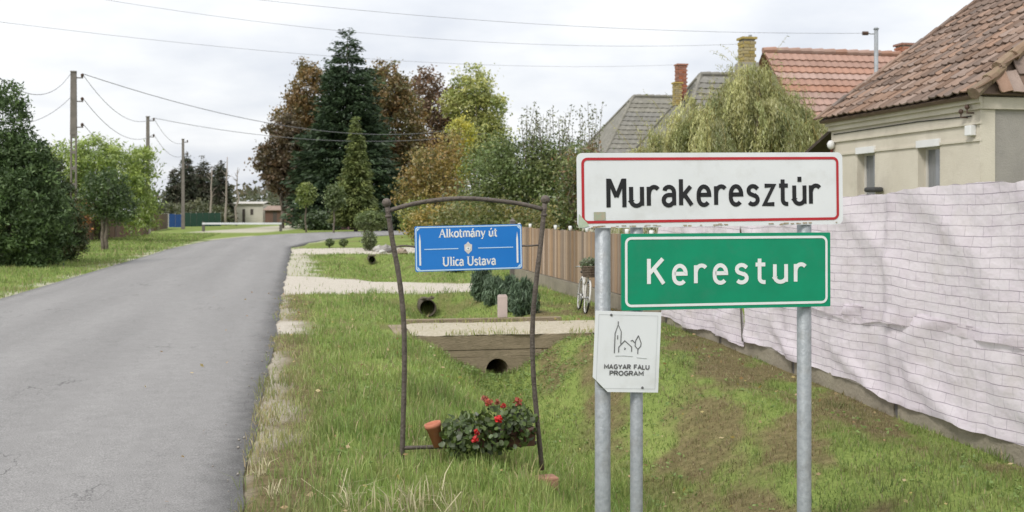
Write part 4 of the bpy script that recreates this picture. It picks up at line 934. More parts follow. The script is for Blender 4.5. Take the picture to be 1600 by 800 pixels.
# ------------------------------------------------------------------ lettering: stroke letters cut as flat vinyl
def arc(cx, cy, rx, ry, a0, a1, n=9):
    return [(cx+rx*math.cos(R(a0+(a1-a0)*i/n)), cy+ry*math.sin(R(a0+(a1-a0)*i/n))) for i in range(n+1)]
def ribbon(mb, pts, w, y=0.0, thick=0.0012):
    """flat stroke in the local x-z plane, facing -y"""
    k = len(pts); P = [Vector((p[0], p[1])) for p in pts]; L = []; Rr = []
    for i in range(k):
        d0 = (P[i]-P[i-1]).normalized() if i else (P[1]-P[0]).normalized()
        d1 = (P[i+1]-P[i]).normalized() if i < k-1 else d0
        n0 = Vector((-d0.y, d0.x)); n1 = Vector((-d1.y, d1.x)); m = (n0+n1)
        m = m.normalized() if m.length > 1e-3 else n0
        s = w/2/max(0.62, m.dot(n0)); L.append(P[i]+m*s); Rr.append(P[i]-m*s)
    vs = []
    for a, b in zip(L, Rr): vs += [(a.x, y-thick, a.y), (b.x, y-thick, b.y), (a.x, y, a.y), (b.x, y, b.y)]
    fs = []
    for i in range(k-1):
        q = 4*i; fs += [(q, q+1, q+5, q+4), (q+1, q+3, q+7, q+5), (q+2, q, q+4, q+6)]
    fs += [(0, 2, 3, 1), (4*k-4, 4*k-3, 4*k-1, 4*k-2)]
    mb.add(vs, fs)
xh = 0.72
GL = {
 'M': (0.58, [[(0, -0.05), (0, 1.04)], [(0.58, -0.05), (0.58, 1.04)], [(0.03, 1.0), (0.29, 0.34)], [(0.55, 1.0), (0.29, 0.34)]]),
 'K': (0.50, [[(0, 0), (0, 1)], [(0.47, 1), (0.02, 0.42)], [(0.17, 0.60), (0.5, 0)]]),
 'u': (0.40, [[(0, xh), (0, 0.2)]+arc(0.20, 0.2, 0.20, 0.2, 180, 345, 9), [(0.40, xh), (0.40, 0)]]),
 'r': (0.30, [[(0, 0), (0, xh)], [(0, 0.44)]+arc(0.20, 0.46, 0.19, 0.25, 160, 40, 7)]),
 'a': (0.40, [[(0.04, 0.56)]+arc(0.20, 0.50, 0.19, 0.21, 140, 0, 7)+[(0.39, 0)], [(0.39, 0.40), (0.2, 0.40)]+arc(0.19, 0.20, 0.19, 0.20, 90, 290, 9)+[(0.39, 0.13)]]),
 'k': (0.40, [[(0, 0), (0, 1)], [(0.36, xh), (0.02, 0.30)], [(0.12, 0.42), (0.40, 0)]]),
 'e': (0.42, [[(0.03, 0.39), (0.41, 0.39)]+arc(0.21, 0.40, 0.20, 0.31, 10, 180, 10)+[(0.01, 0.3)]+arc(0.21, 0.27, 0.20, 0.27, 180, 320, 9)]),
 's': (0.38, [[(0.37, 0.60)]+arc(0.19, 0.54, 0.17, 0.17, 45, 230, 8)+[(0.27, 0.33)]+arc(0.19, 0.18, 0.18, 0.18, 60, -145, 9)]),
 'z': (0.36, [[(0.01, xh), (0.36, xh), (0.0, 0.0), (0.38, 0.0)]]),
 't': (0.30, [[(0.10, 0.96), (0.10, 0.17)]+arc(0.26, 0.16, 0.16, 0.16, 180, 275, 6)+[(0.31, 0.0)], [(-0.04, xh), (0.30, xh)]]),
}
GL['ú'] = (0.40, GL['u'][1]+[[(0.205, 0.86), (0.205, 1.06)]])
def letters(word, parent, mat, x0, z0, width, cap, stroke, y, gap=0.17):
    tot = sum(GL[c][0] for c in word)+gap*(len(word)-1); sx = (width-stroke)/tot; sz = cap-stroke; x = x0+stroke/2
    for c in word:
        w, st = GL[c]; mb = MB()
        for q, s in enumerate(st): ribbon(mb, [(x+p[0]*sx, z0+stroke/2*0.9+p[1]*sz) for p in s], stroke, y-0.0002*q)
        o = mb.build('letter', mat, parent); x += (w+gap)*sx
def rrect(w, h, r, n=5):
    p = []
    for cx, cz, a in ((w-r, r, -90), (w-r, h-r, 0), (r, h-r, 90), (r, r, 180)): p += [(cx+r*math.cos(R(a+90*i/n)), cz+r*math.sin(R(a+90*i/n))) for i in range(n+1)]
    return p
def plate(mb, poly, y0, th):
    mb.prism([(p[0], y0, p[1]) for p in poly], (0, th, 0))
def frame_line(mb, w, h, inset, wd, r, y):
    o = rrect(w-2*inset, h-2*inset, r); i = rrect(w-2*inset-2*wd, h-2*inset-2*wd, max(r-wd, 0.004)); n = len(o)
    vs = [(p[0]+inset, y, p[1]+inset) for p in o]+[(p[0]+inset+wd, y, p[1]+inset+wd) for p in i]
    vs += [(v[0], y+0.001, v[2]) for v in vs]
    fs = [(k, (k+1) % n, n+(k+1) % n, n+k) for k in range(n)]+[((k+1) % n, k, 2*n+k, 2*n+(k+1) % n) for k in range(n)]
    mb.add(vs, fs)
SIGNW = M('sign_white', (0.71, 0.725, 0.74), (0.66, 0.675, 0.69), 3, 0.35, dirt=(0.46, 0.45, 0.42), dscale=5, damt=0.35)
SIGNRED = M('sign_red', (0.46, 0.025, 0.035), (0.40, 0.025, 0.03), 6, 0.4)
SIGNGRN = M('sign_green', (0.001, 0.265, 0.135), (0.003, 0.215, 0.108), 4, 0.35, dirt=(0.03, 0.20, 0.12), dscale=7, damt=0.5)
SIGNBLK = M('sign_black', (0.012, 0.012, 0.014), (0.02, 0.02, 0.022), 6, 0.45)
LETW = M('letter_white', (0.74, 0.75, 0.75), (0.68, 0.69, 0.69), 8, 0.4)
BACK = M('plate_back', (0.34, 0.35, 0.35), (0.27, 0.28, 0.28), 5, 0.5, metal=0.3)
RUST = M('rust_grime', (0.30, 0.22, 0.14), (0.42, 0.36, 0.27), 30, 0.9)
MOSSG = M('algae_green', (0.32, 0.40, 0.27), (0.50, 0.55, 0.45), 25, 0.9)

def sign_root(name, label, px, Y):
    x = PX(px, Y); g = hz1(x, Y); return thing(name, label, 'sign', (x, Y, g), YAW), g
def local(t, px, py):                       # where the sight line meets the sign's own upright plane, in its frame
    k = (px-800)/1700.0; o = Vector(t.location); # point = o + N*a ; x/y = k
    a = (k*o.y-o.x)/(NX-k*NY); Y = o.y+NY*a; return a, HY(py, Y)-o.z
def post(t, px, Ypx0, pyt, r, front=0.004):
    a, zt = local(t, px, pyt); wx = t.location.x+NX*a-NY*(-(r+front))*0; x = t.location.x+NX*a; y = t.location.y+NY*a; g = hz1(x, y)-t.location.z
    mb = MB(); c = r+front; mb.lathe([(r, g-0.35), (r, zt-0.004), (r-0.004, zt), (0.001, zt)], (a, c, 0), 20); return mb.build('post', STEEL, t, True)
def tilt(t, tl, tr, br, bl):
    """lower-left corner, width, height and slant of a plate seen at four picture corners"""
    P = [local(t, *c) for c in (tl, tr, br, bl)]
    w = ((P[1][0]-P[0][0])+(P[2][0]-P[3][0]))/2; h = ((P[0][1]-P[3][1])+(P[1][1]-P[2][1]))/2
    ang = (math.atan2(P[1][1]-P[0][1], P[1][0]-P[0][0])+math.atan2(P[2][1]-P[3][1], P[2][0]-P[3][0]))/2
    return P[3][0], P[3][1], w, h, ang

# white town-name sign
t, g = sign_root('town_sign', 'large white town sign with red border reading Murakeresztúr', 1100, 5.70)
post(t, 945.5, 0, 352, 0.041); post(t, 1262, 0, 250, 0.038)
x0, z0, w, h, ang = tilt(t, (898, 242), (1316, 238), (1314, 353), (902, 357))
mb = MB(); plate(mb, rrect(w, h, 0.03), 0, 0.003); pl = mb.build('name_plate', SIGNW, t); pl.location = (x0, -0.004, z0); pl.rotation_euler = (0, -ang, 0)
mb = MB(); frame_line(mb, w, h, 0.024, 0.014, 0.032, -0.0022); mb.build('border', SIGNRED, pl)
letters('Murakeresztúr', pl, SIGNBLK, (942-898)/418*w, (357-325)/116*h-0.004, (1279-942)/418*w, 0.158, 0.0222, -0.001, 0.25)
mb = MB(); mb.prism([(0.004, -0.0035, 0.004), (0.032, -0.0035, 0.004), (0.062, -0.0035, 0.012), (0.05, -0.0035, 0.03), (0.03, -0.0035, 0.05), (0.008, -0.0035, 0.075)], (0, 0.001, 0)); mb.build('algae_patch', MOSSG, pl)
mb = MB(); mb.box((0.118, -0.003, 0.062), (0.062, 0.001, 0.042)); mb.build('torn_sticker', M('old_sticker', (0.42, 0.33, 0.25), (0.30, 0.38, 0.28), 40, 0.9), pl)
rg = random.Random(1); mb = MB()
for k in range(34):
    xx = rg.uniform(0.06, w-0.03); mb.box((xx, -0.0033, rg.uniform(0.003, 0.012)), (rg.uniform(0.006, 0.03), 0.0008, rg.uniform(0.003, 0.008)))
mb.build('grime', RUST, pl)
for xx in (0.17, w-0.185):
    MB().box((xx, 0.035, h-0.10), (0.11, 0.05, 0.03)).build('clamp', STEEL, pl)
# green sign below, on the short post and the right-hand one
t0 = t; a0, _ = local(t0, 1130, 400); t, g = sign_root('green_town_sign', 'green town sign with white border reading Kerestur below the white one', 1130, t0.location.y+NY*a0)
post(t, 998, 0, 300, 0.0335)
x0, z0, w, h, ang = tilt(t, (968, 365), (1294, 363), (1294, 478), (970, 485))
mb = MB(); plate(mb, rrect(w, h, 0.006), 0, 0.018); pl = mb.build('name_plate', SIGNGRN, t); pl.location = (x0, -0.019, z0); pl.rotation_euler = (0, -ang, 0)
mb = MB(); frame_line(mb, w, h, 0.017, 0.013, 0.034, -0.0022); mb.build('border', LETW, pl)
letters('Kerestur', pl, LETW, (1006-968)/326*w, (485-447)/119*h, (1254-1006)/326*w, 0.150, 0.0205, -0.001, 0.34)
for xx in (0.1, w-0.11):
    MB().box((xx, 0.045, h-0.10), (0.10, 0.05, 0.03)).build('clamp', STEEL, pl)
# small white programme sign
t, g = sign_root('programme_sign', 'small white sign with outlined church, house and tree on the left posts', 975, 5.60)
x0, z0, w, h, ang = tilt(t, (922, 484), (1027, 488), (1026, 612), (925, 612))
q = 0.0; cx = 0.082; cz = 0.075
mb = MB(); plate(mb, [(cx, 0), (w, 0), (w, h), (0, h), (0, cz)], 0, 0.003); pl = mb.build('plate', SIGNW, t); pl.location = (x0, -0.004, z0); pl.rotation_euler = (0, -ang, 0)
mb = MB(); mb.prism([(cx, 0.003, 0), (0, 0.003, cz), (0.05, 0.03, 0.02)], (0, 0.002, 0)); mb.build('bent_corner', BACK, pl)
LG = M('print_grey', (0.10, 0.10, 0.105), (0.14, 0.14, 0.14), 8, 0.5)
def P_(px, py): return ((px-118)/512*w, (712-py)/630*h)
mb = MB(); lw = 0.0042
for s in ([(275, 408), (275, 255), (296, 185), (322, 240), (322, 335)], [(296, 185), (296, 160)], [(308, 402), (308, 360), (352, 310), (408, 358), (408, 395)], [(398, 312), (412, 305), (430, 325)],
          [(457, 412), (457, 375)], [(457, 268), (436, 310), (434, 350), (457, 375), (478, 350), (480, 325), (457, 268)], [(296, 268), (296, 300)], [(352, 365), (360, 372), (352, 380)]):
    ribbon(mb, [P_(*p) for p in s], lw, -0.001)
mb.build('drawing', LG, pl)
mb = MB(); ribbon(mb, [P_(285, 430), P_(345, 427), P_(420, 432)], 0.002, -0.001); ribbon(mb, [P_(450, 440), P_(530, 446)], 0.002, -0.001); mb.build('ground_line', M('print_pale', (0.45, 0.47, 0.46)), pl)
mb = MB(); frame_line(mb, w, h, 0.018, 0.0012, 0.004, -0.0012); mb.build('border', M('print_pale', (0.45, 0.47, 0.46)), pl)
CAP = {'M': (0.8, [[(0, 0), (0, 1), (0.4, 0.3), (0.8, 1), (0.8, 0)]]), 'A': (0.75, [[(0, 0), (0.37, 1), (0.75, 0)], [(0.15, 0.33), (0.6, 0.33)]]),
  'G': (0.72, [arc(0.38, 0.5, 0.36, 0.5, 50, 320, 9)+[(0.7, 0.45), (0.42, 0.45)]]), 'Y': (0.7, [[(0, 1), (0.35, 0.5), (0.7, 1)], [(0.35, 0.5), (0.35, 0)]]),
  'R': (0.62, [[(0, 0), (0, 1), (0.4, 1)]+arc(0.36, 0.75, 0.24, 0.24, 80, -80, 6)+[(0, 0.5)], [(0.3, 0.5), (0.62, 0)]]), 'F': (0.55, [[(0, 0), (0, 1), (0.55, 1)], [(0, 0.53), (0.45, 0.53)]]),
  'L': (0.5, [[(0, 1), (0, 0), (0.5, 0)]]), 'U': (0.66, [[(0, 1), (0, 0.3)]+arc(0.33, 0.3, 0.33, 0.3, 180, 360, 7)+[(0.66, 1)]]),
  'P': (0.6, [[(0, 0), (0, 1), (0.36, 1)]+arc(0.34, 0.74, 0.26, 0.25, 80, -80, 6)+[(0, 0.48)]]), 'O': (0.8, [arc(0.4, 0.5, 0.4, 0.5, 90, 450, 14)]), ' ': (0.35, [])}
def smalltext(word, font, parent, mat, xc, z0, width, cap, stroke, y, gap=0.25, name='lettering'):
    tot = sum(font[c][0] for c in word)+gap*(len(word)-1); sx = width/tot; x = xc-width/2; mb = MB()
    for c in word:
        wd, st = font[c]
        for s in st:
            sw = stroke
            if isinstance(s, tuple): s, sw = s[0], stroke*s[1]
            ribbon(mb, [(x+p[0]*sx, z0+p[1]*cap) for p in s], sw, y)
        x += (wd+gap)*sx
    mb.build(name, mat, parent)
smalltext('MAGYAR FALU', CAP, pl, LG, (377-118)/512*w, (712-530)/630*h, 345/512*w, 0.021, 0.0055, -0.001)
smalltext('PROGRAM', CAP, pl, LG, (377-118)/512*w, (712-580)/630*h, 258/512*w, 0.021, 0.0055, -0.001)
for (a, b) in (P_(240, 112), P_(505, 675)): MB().lathe([(0.0001, -0.005), (0.006, -0.004), (0.007, 0)], (a, 0, b), 8, (0, 1, 0)).build('rivet', LG, pl)

# ------------------------------------------------------------------ arched iron frame with the street sign
IRON = M('wrought_iron', (0.085, 0.07, 0.06), (0.15, 0.125, 0.105), 18, 0.6, 0.5, 60, metal=0.3)
YF = 7.12; xF = PX(632, YF)
ft = thing('iron_frame', 'arched dark wrought iron frame with ball finials on the verge', 'frame', (xF, YF, hz1(xF, YF)), YAW)
def FL(px, py, off=0.0): a, z = local(ft, px, py); return (a, off, z)
def bar(name, pts, r, off=0.0, n=8, k=6):
    P = catmull([FL(*p, off) for p in pts], k); mb = MB(); rr = [r*(1+0.05*math.sin(i*1.9)) for i in range(len(P))]; mb.tube(list(P), rr, n); return mb.build(name, IRON, ft, True)
ll = local(ft, 628, 706); gl = hz1(xF+NX*ll[0], YF+NY*ll[0])-ft.location.z
bar('leg', [(605, 322), (613, 375), (623, 430), (630, 490), (632, 550), (631, 620), (628, 722)], 0.0168)
bar('leg', [(851, 318), (846, 370), (839, 430), (833, 490), (832, 550), (836, 620), (847, 734)], 0.0168)
bar('arch', [(608, 329), (640, 320), (680, 313), (725, 310), (770, 313), (815, 319), (848, 327)], 0.015)
bar('bottom_bar', [(629, 700), (690, 698), (760, 695), (838, 692)], 0.013)
for px, py in ((604, 317), (852, 312)): MB().ball(FL(px, py), 0.031, 12).build('finial', IRON, ft, True)
bar('hook', [(615, 386), (632, 384), (650, 386)], 0.007, 0, 6); bar('hook', [(812, 384), (826, 384), (842, 383)], 0.007, 0, 6)
for px, py in ((850, 336), (607, 338)): MB().ball(FL(px, py), 0.024, 10, 0.6).build('collar', IRON, ft, True)
# street sign
x, y = ft.location.x, ft.location.y
st = thing('street_sign', 'blue street sign reading Alkotmány út and Ulica Ustava in iron frame', 'sign', (x, y, ft.location.z), YAW)
x0, z0, w, h, ang = tilt(st, (647, 353), (815, 350), (815, 419), (649, 425))
BLUE = M('sign_blue', (0.020, 0.185, 0.56), (0.017, 0.165, 0.52), 2, 0.3)
mb = MB(); plate(mb, rrect(w, h, 0.012), -0.008, 0.016); pl = mb.build('plate', BLUE, st); pl.location = (x0, 0, z0); pl.rotation_euler = (0, -ang, 0)
PALEB = M('pale_blue_line', (0.50, 0.66, 0.82), (0.46, 0.62, 0.8), 5, 0.4)
mb = MB(); frame_line(mb, w, h, 0.004, 0.0075, 0.018, -0.0095); mb.build('border', PALEB, pl)
for cx, cz in ((0.018, 0.018), (w-0.018, 0.018), (0.018, h-0.018), (w-0.018, h-0.018)):
    sx = 1 if cx < w/2 else -1; sz = 1 if cz < h/2 else -1
    mb = MB(); mb.prism([(cx-0.004*sx, -0.0096, cz-0.004*sz), (cx+0.016*sx, -0.0096, cz-0.004*sz), (cx-0.004*sx, -0.0096, cz+0.016*sz)], (0, 0.001, 0)); mb.build('corner_mark', PALEB, pl)
SER = 0.4
def ser(x, z, d=0.11): return ([(x-d, z), (x+d, z)], SER)
SF = {
 'A': (0.78, [([(0.08, 0.03), (0.38, 1)], 0.55), [(0.38, 0.98), (0.68, 0.03)], ([(0.2, 0.35), (0.58, 0.35)], 0.45), ser(0.08, 0.02), ser(0.68, 0.02)]),
 'U': (0.82, [[(0.14, 1), (0.14, 0.3)]+arc(0.4, 0.3, 0.26, 0.29, 180, 360, 8)+[(0.66, 1)], ser(0.14, 0.98, 0.14), ser(0.66, 0.98, 0.12)]),
 'l': (0.28, [[(0.14, 0), (0.14, 1)], ser(0.14, 0.02, 0.14), ([(0.0, 0.98), (0.14, 0.98)], SER)]),
 'i': (0.28, [[(0.14, 0), (0.14, 0.66)], [(0.14, 0.84), (0.14, 1.0)], ser(0.14, 0.02, 0.14), ([(0.0, 0.64), (0.14, 0.64)], SER)]),
 'k': (0.60, [[(0.12, 0), (0.12, 1)], ([(0.5, 0.66), (0.14, 0.28)], 0.6), [(0.24, 0.38), (0.54, 0.02)], ser(0.12, 0.02, 0.13), ser(0.52, 0.02, 0.1)]),
 'o': (0.54, [arc(0.27, 0.34, 0.22, 0.33, 90, 450, 12)]),
 't': (0.38, [[(0.16, 0.9), (0.16, 0.14)]+arc(0.28, 0.14, 0.12, 0.13, 180, 300, 4), ([(0, 0.66), (0.34, 0.66)], 0.6)]),
 'm': (0.90, [[(0.12, 0), (0.12, 0.68)], [(0.12, 0.5)]+arc(0.30, 0.48, 0.16, 0.18, 150, 0, 5)+[(0.46, 0)], [(0.46, 0.5)]+arc(0.63, 0.48, 0.16, 0.18, 150, 0, 5)+[(0.79, 0)], ser(0.12, 0.02), ser(0.46, 0.02), ser(0.79, 0.02)]),
 'n': (0.60, [[(0.12, 0), (0.12, 0.68)], [(0.12, 0.5)]+arc(0.30, 0.48, 0.18, 0.19, 150, 0, 5)+[(0.48, 0)], ser(0.12, 0.02), ser(0.48, 0.02)]),
 'a': (0.52, [[(0.08, 0.54)]+arc(0.24, 0.48, 0.16, 0.18, 140, 0, 6)+[(0.40, 0.06), (0.5, 0.02)], [(0.4, 0.38)]+arc(0.2, 0.18, 0.15, 0.18, 80, 300, 7)+[(0.4, 0.14)]]),
 'y': (0.56, [[(0.08, 0.66), (0.28, 0.06)], ([(0.5, 0.66), (0.2, -0.24), (0.06, -0.24)], 0.65), ser(0.08, 0.65), ser(0.48, 0.65, 0.08)]),
 'u': (0.60, [[(0.1, 0.66), (0.1, 0.2)]+arc(0.26, 0.2, 0.16, 0.19, 180, 330, 6)+[(0.46, 0.2)], [(0.46, 0.66), (0.46, 0.02)], ([(0.46, 0.02), (0.58, 0.02)], SER), ([(0, 0.64), (0.1, 0.64)], SER)]),
 'c': (0.46, [arc(0.26, 0.34, 0.2, 0.32, 50, 310, 9)]),
 's': (0.42, [[(0.36, 0.54)]+arc(0.2, 0.5, 0.14, 0.15, 45, 235, 6)+[(0.28, 0.3)]+arc(0.2, 0.17, 0.16, 0.16, 60, -145, 7)]),
 'v': (0.56, [[(0.08, 0.66), (0.28, 0.02)], ([(0.28, 0.04), (0.48, 0.66)], 0.6), ser(0.08, 0.65), ser(0.48, 0.65, 0.08)]), ' ': (0.32, [])}
SF['á'] = (SF['a'][0], SF['a'][1]+[([(0.22, 0.8), (0.34, 1.0)], 0.8)]); SF['ú'] = (SF['u'][0], SF['u'][1]+[([(0.24, 0.8), (0.36, 1.0)], 0.8)])
smalltext('Alkotmány út', SF, pl, LETW, 0.495*w, h*0.745, 0.545*w, h*0.185, 0.0095, -0.0085, 0.02)
smalltext('Ulica Ustava', SF, pl, LETW, 0.50*w, h*0.115, 0.500*w, h*0.195, 0.0095, -0.0085, 0.02)
for a, b in ((0.055, 0.40), (0.585, 0.945)):
    mb = MB(); ribbon(mb, [(w*(a+0.03 if a < 0.1 else a), h*0.49), (w*(b if b < 0.5 else b-0.03), h*0.49)], 0.0055, -0.0085); mb.build('divider', PALEB, pl)
for xx in (0.045*w, 0.955*w):
    mb = MB(); mb.prism([(xx-0.006, -0.0095, h*0.14), (xx+0.006, -0.0095, h*0.14), (xx+0.006, -0.0095, h*0.66), (xx, -0.0095, h*0.84), (xx-0.006, -0.0095, h*0.66)], (0, 0.001, 0)); mb.build('arrow', LETW, pl)
ex_, ez_ = 0.492*w, 0.49*h
EMB = M('emblem_grey', (0.52, 0.48, 0.44), (0.66, 0.62, 0.58), 60, 0.5)
mb = MB(); mb.prism([(ex_-0.026, -0.0095, ez_+0.024), (ex_-0.012, -0.0095, ez_+0.03), (ex_, -0.0095, ez_+0.045), (ex_+0.012, -0.0095, ez_+0.03), (ex_+0.026, -0.0095, ez_+0.024), (ex_+0.024, -0.0095, ez_-0.014), (ex_, -0.0095, ez_-0.038), (ex_-0.024, -0.0095, ez_-0.014)], (0, 0.001, 0)); em = mb.build('emblem', EMB, pl)
mb = MB(); mb.prism([(ex_-0.017, -0.0105, ez_+0.004), (ex_-0.006, -0.0105, ez_+0.011), (ex_+0.017, -0.0105, ez_+0.004), (ex_+0.010, -0.0105, ez_-0.012), (ex_-0.010, -0.0105, ez_-0.012)], (0, 0.0008, 0)); mb.build('shield_mark', LETW, em)
mb = MB(); mb.prism([(ex_-0.006, -0.0115, ez_+0.003), (ex_+0.006, -0.0115, ez_+0.003), (ex_, -0.0115, ez_-0.008)], (0, 0.0008, 0)); mb.build('shield_centre', M('emblem_blue', (0.16, 0.24, 0.34)), em)
# brick under the right leg
a, z = local(ft, 852, 756); bx, by = xF+NX*a, YF+NY*a
t = thing('loose_brick', 'loose reddish brick under the right leg of the iron frame', 'brick', (bx, by-0.02, hz1(bx, by)+0.0), YAW+0.12)
MB().box((0, 0, 0.045), (0.155, 0.12, 0.09)).build('brick_body', M('loose_brick', (0.36, 0.19, 0.13), (0.28, 0.15, 0.10), 14, 0.9, 0.5, 40, dirt=(0.22, 0.17, 0.11), dscale=9, damt=0.7), t, bevel=0.012)
# tilted clay pot and the geranium box standing on the bottom bar
CLAY = M('terracotta', (0.48, 0.18, 0.11), (0.42, 0.16, 0.10), 9, 0.8, 0.2, 40)
a, z = local(ft, 686, 697)
t = thing('clay_pot', 'empty terracotta pot leaning left on the frame bottom bar', 'flower pot', (xF+NX*a, YF+NY*a-0.05, ft.location.z+z+0.01), YAW); t.rotation_euler = (0, R(-15), YAW); t.scale = (0.86, 0.86, 0.86)
MB().lathe([(0.001, 0.0), (0.036, 0.0), (0.056, 0.15), (0.063, 0.15), (0.065, 0.185), (0.055, 0.185), (0.05, 0.15)], (0, 0, 0), 20).build('pot', CLAY, t, True)
MB().lathe([(0.0511, 0.155), (0.001, 0.16)], (0, 0, 0), 16).build('soil', M('potting_soil', (0.045, 0.035, 0.028), (0.07, 0.055, 0.04), 20, 0.95), t)
a, z = local(ft, 768, 694); t = thing('geranium_box', 'planter of red geraniums hanging on the bottom bar of the iron frame', 'planter', (xF+NX*a, YF+NY*a-0.06, ft.location.z+z), YAW)
mb = MB(); mb.add([(-0.24, -0.05, 0), (0.28, -0.05, 0), (0.28, 0.07, 0), (-0.24, 0.07, 0), (-0.25, -0.06, 0.11), (0.29, -0.06, 0.11), (0.29, 0.085, 0.11), (-0.25, 0.085, 0.11)], [(0, 3, 2, 1), (0, 1, 5, 4), (1, 2, 6, 5), (2, 3, 7, 6), (3, 0, 4, 7), (4, 5, 6, 7)]); mb.build('box', M('brown_plastic', (0.14, 0.065, 0.045), (0.10, 0.05, 0.035), 6, 0.6), t)
def rosette_leaves(name, P, r, C, rng, parent, mat):
    n = len(P); k = 7; a = rng.normal(size=(n, 3)); a[:, 2] = np.abs(a[:, 2])*0.8+0.25; a[:, 1] -= 0.55; a /= np.linalg.norm(a, axis=1)[:, None]
    b = np.cross(a, rng.normal(size=(n, 3))); b /= np.linalg.norm(b, axis=1)[:, None]; c = np.cross(a, b)
    ang = np.arange(k)/k*2*np.pi; rad = np.array([0.6, 1, 0.95, 1, 0.95, 1, 0.9])
    V = np.concatenate([(P-a*(r*0.12)[:, None])[:, None], P[:, None]+(b[:, None]*np.cos(ang)[None, :, None]+c[:, None]*np.sin(ang)[None, :, None])*(rad[None]*r[:, None])[..., None]], 1)
    base = (np.arange(n)*(k+1))[:, None]; F = np.concatenate([base+np.array([[0, 1+i, 1+(i+1) % k]]) for i in range(k)])
    return npmesh(name, V.reshape(-1, 3), F, mat, parent, np.repeat(C, k+1, 0))
rng = np.random.default_rng(12)
P = []
for cx, cz, rx, rz, n in ((-0.17, 0.12, 0.17, 0.12, 260), (0.02, 0.14, 0.15, 0.13, 200), (0.18, 0.14, 0.13, 0.14, 260), (-0.05, 0.05, 0.27, 0.09, 330), (-0.25, 0.07, 0.09, 0.12, 110)):
    d = rng.normal(size=(n, 3)); d /= np.linalg.norm(d, axis=1)[:, None]; P.append(np.array([cx, -0.02, cz])+d*np.array([rx, 0.14, rz])*rng.random((n, 1))**0.4)
P = np.concatenate(P); C = np.array([0.065, 0.105, 0.024])*rng.uniform(0.4, 1.5, (len(P), 1))*np.array([1, 1, 1])+rng.uniform(0, 0.02, (len(P), 1))*np.array([1, 0.8, 0])
rosette_leaves('foliage', P, rng.uniform(0.012, 0.026, len(P)), C, rng, t, LEAF)
for cx, cy, cz, rr, colr in ((-0.025, -0.05, 0.30, 0.034, (0.40, 0.07, 0.03)), (-0.045, 0.0, 0.315, 0.026, (0.33, 0.09, 0.05)), (0.035, -0.03, 0.295, 0.022, (0.36, 0.12, 0.06)), (0.175, -0.02, 0.29, 0.036, (0.33, 0.06, 0.03)), (0.02, -0.14, 0.205, 0.03, (0.62, 0.012, 0.012)), (-0.135, -0.15, 0.085, 0.03, (0.60, 0.015, 0.012)), (-0.12, -0.14, 0.125, 0.018, (0.5, 0.015, 0.012)), (0.09, 0.05, 0.25, 0.02, (0.45, 0.03, 0.02))):
    rr *= 0.8; n = 40; d = rng.normal(size=(n, 3)); d /= np.linalg.norm(d, axis=1)[:, None]; pp = np.array([cx, cy, cz])+d*rr*rng.random((n, 1))**0.4
    f = rosette_leaves('flower_head', pp, rng.uniform(0.007, 0.012, n), np.array(colr)*rng.uniform(0.7, 1.3, (n, 1)), rng, t, LEAF)
    mb = MB(); mb.tube([(cx*0.8, 0, 0.12), (cx*0.95, cy*0.7, (cz+0.12)/2), (cx, cy, cz)], 0.003, 5); mb.build('stem', M('green_stem', (0.10, 0.16, 0.05)), f)

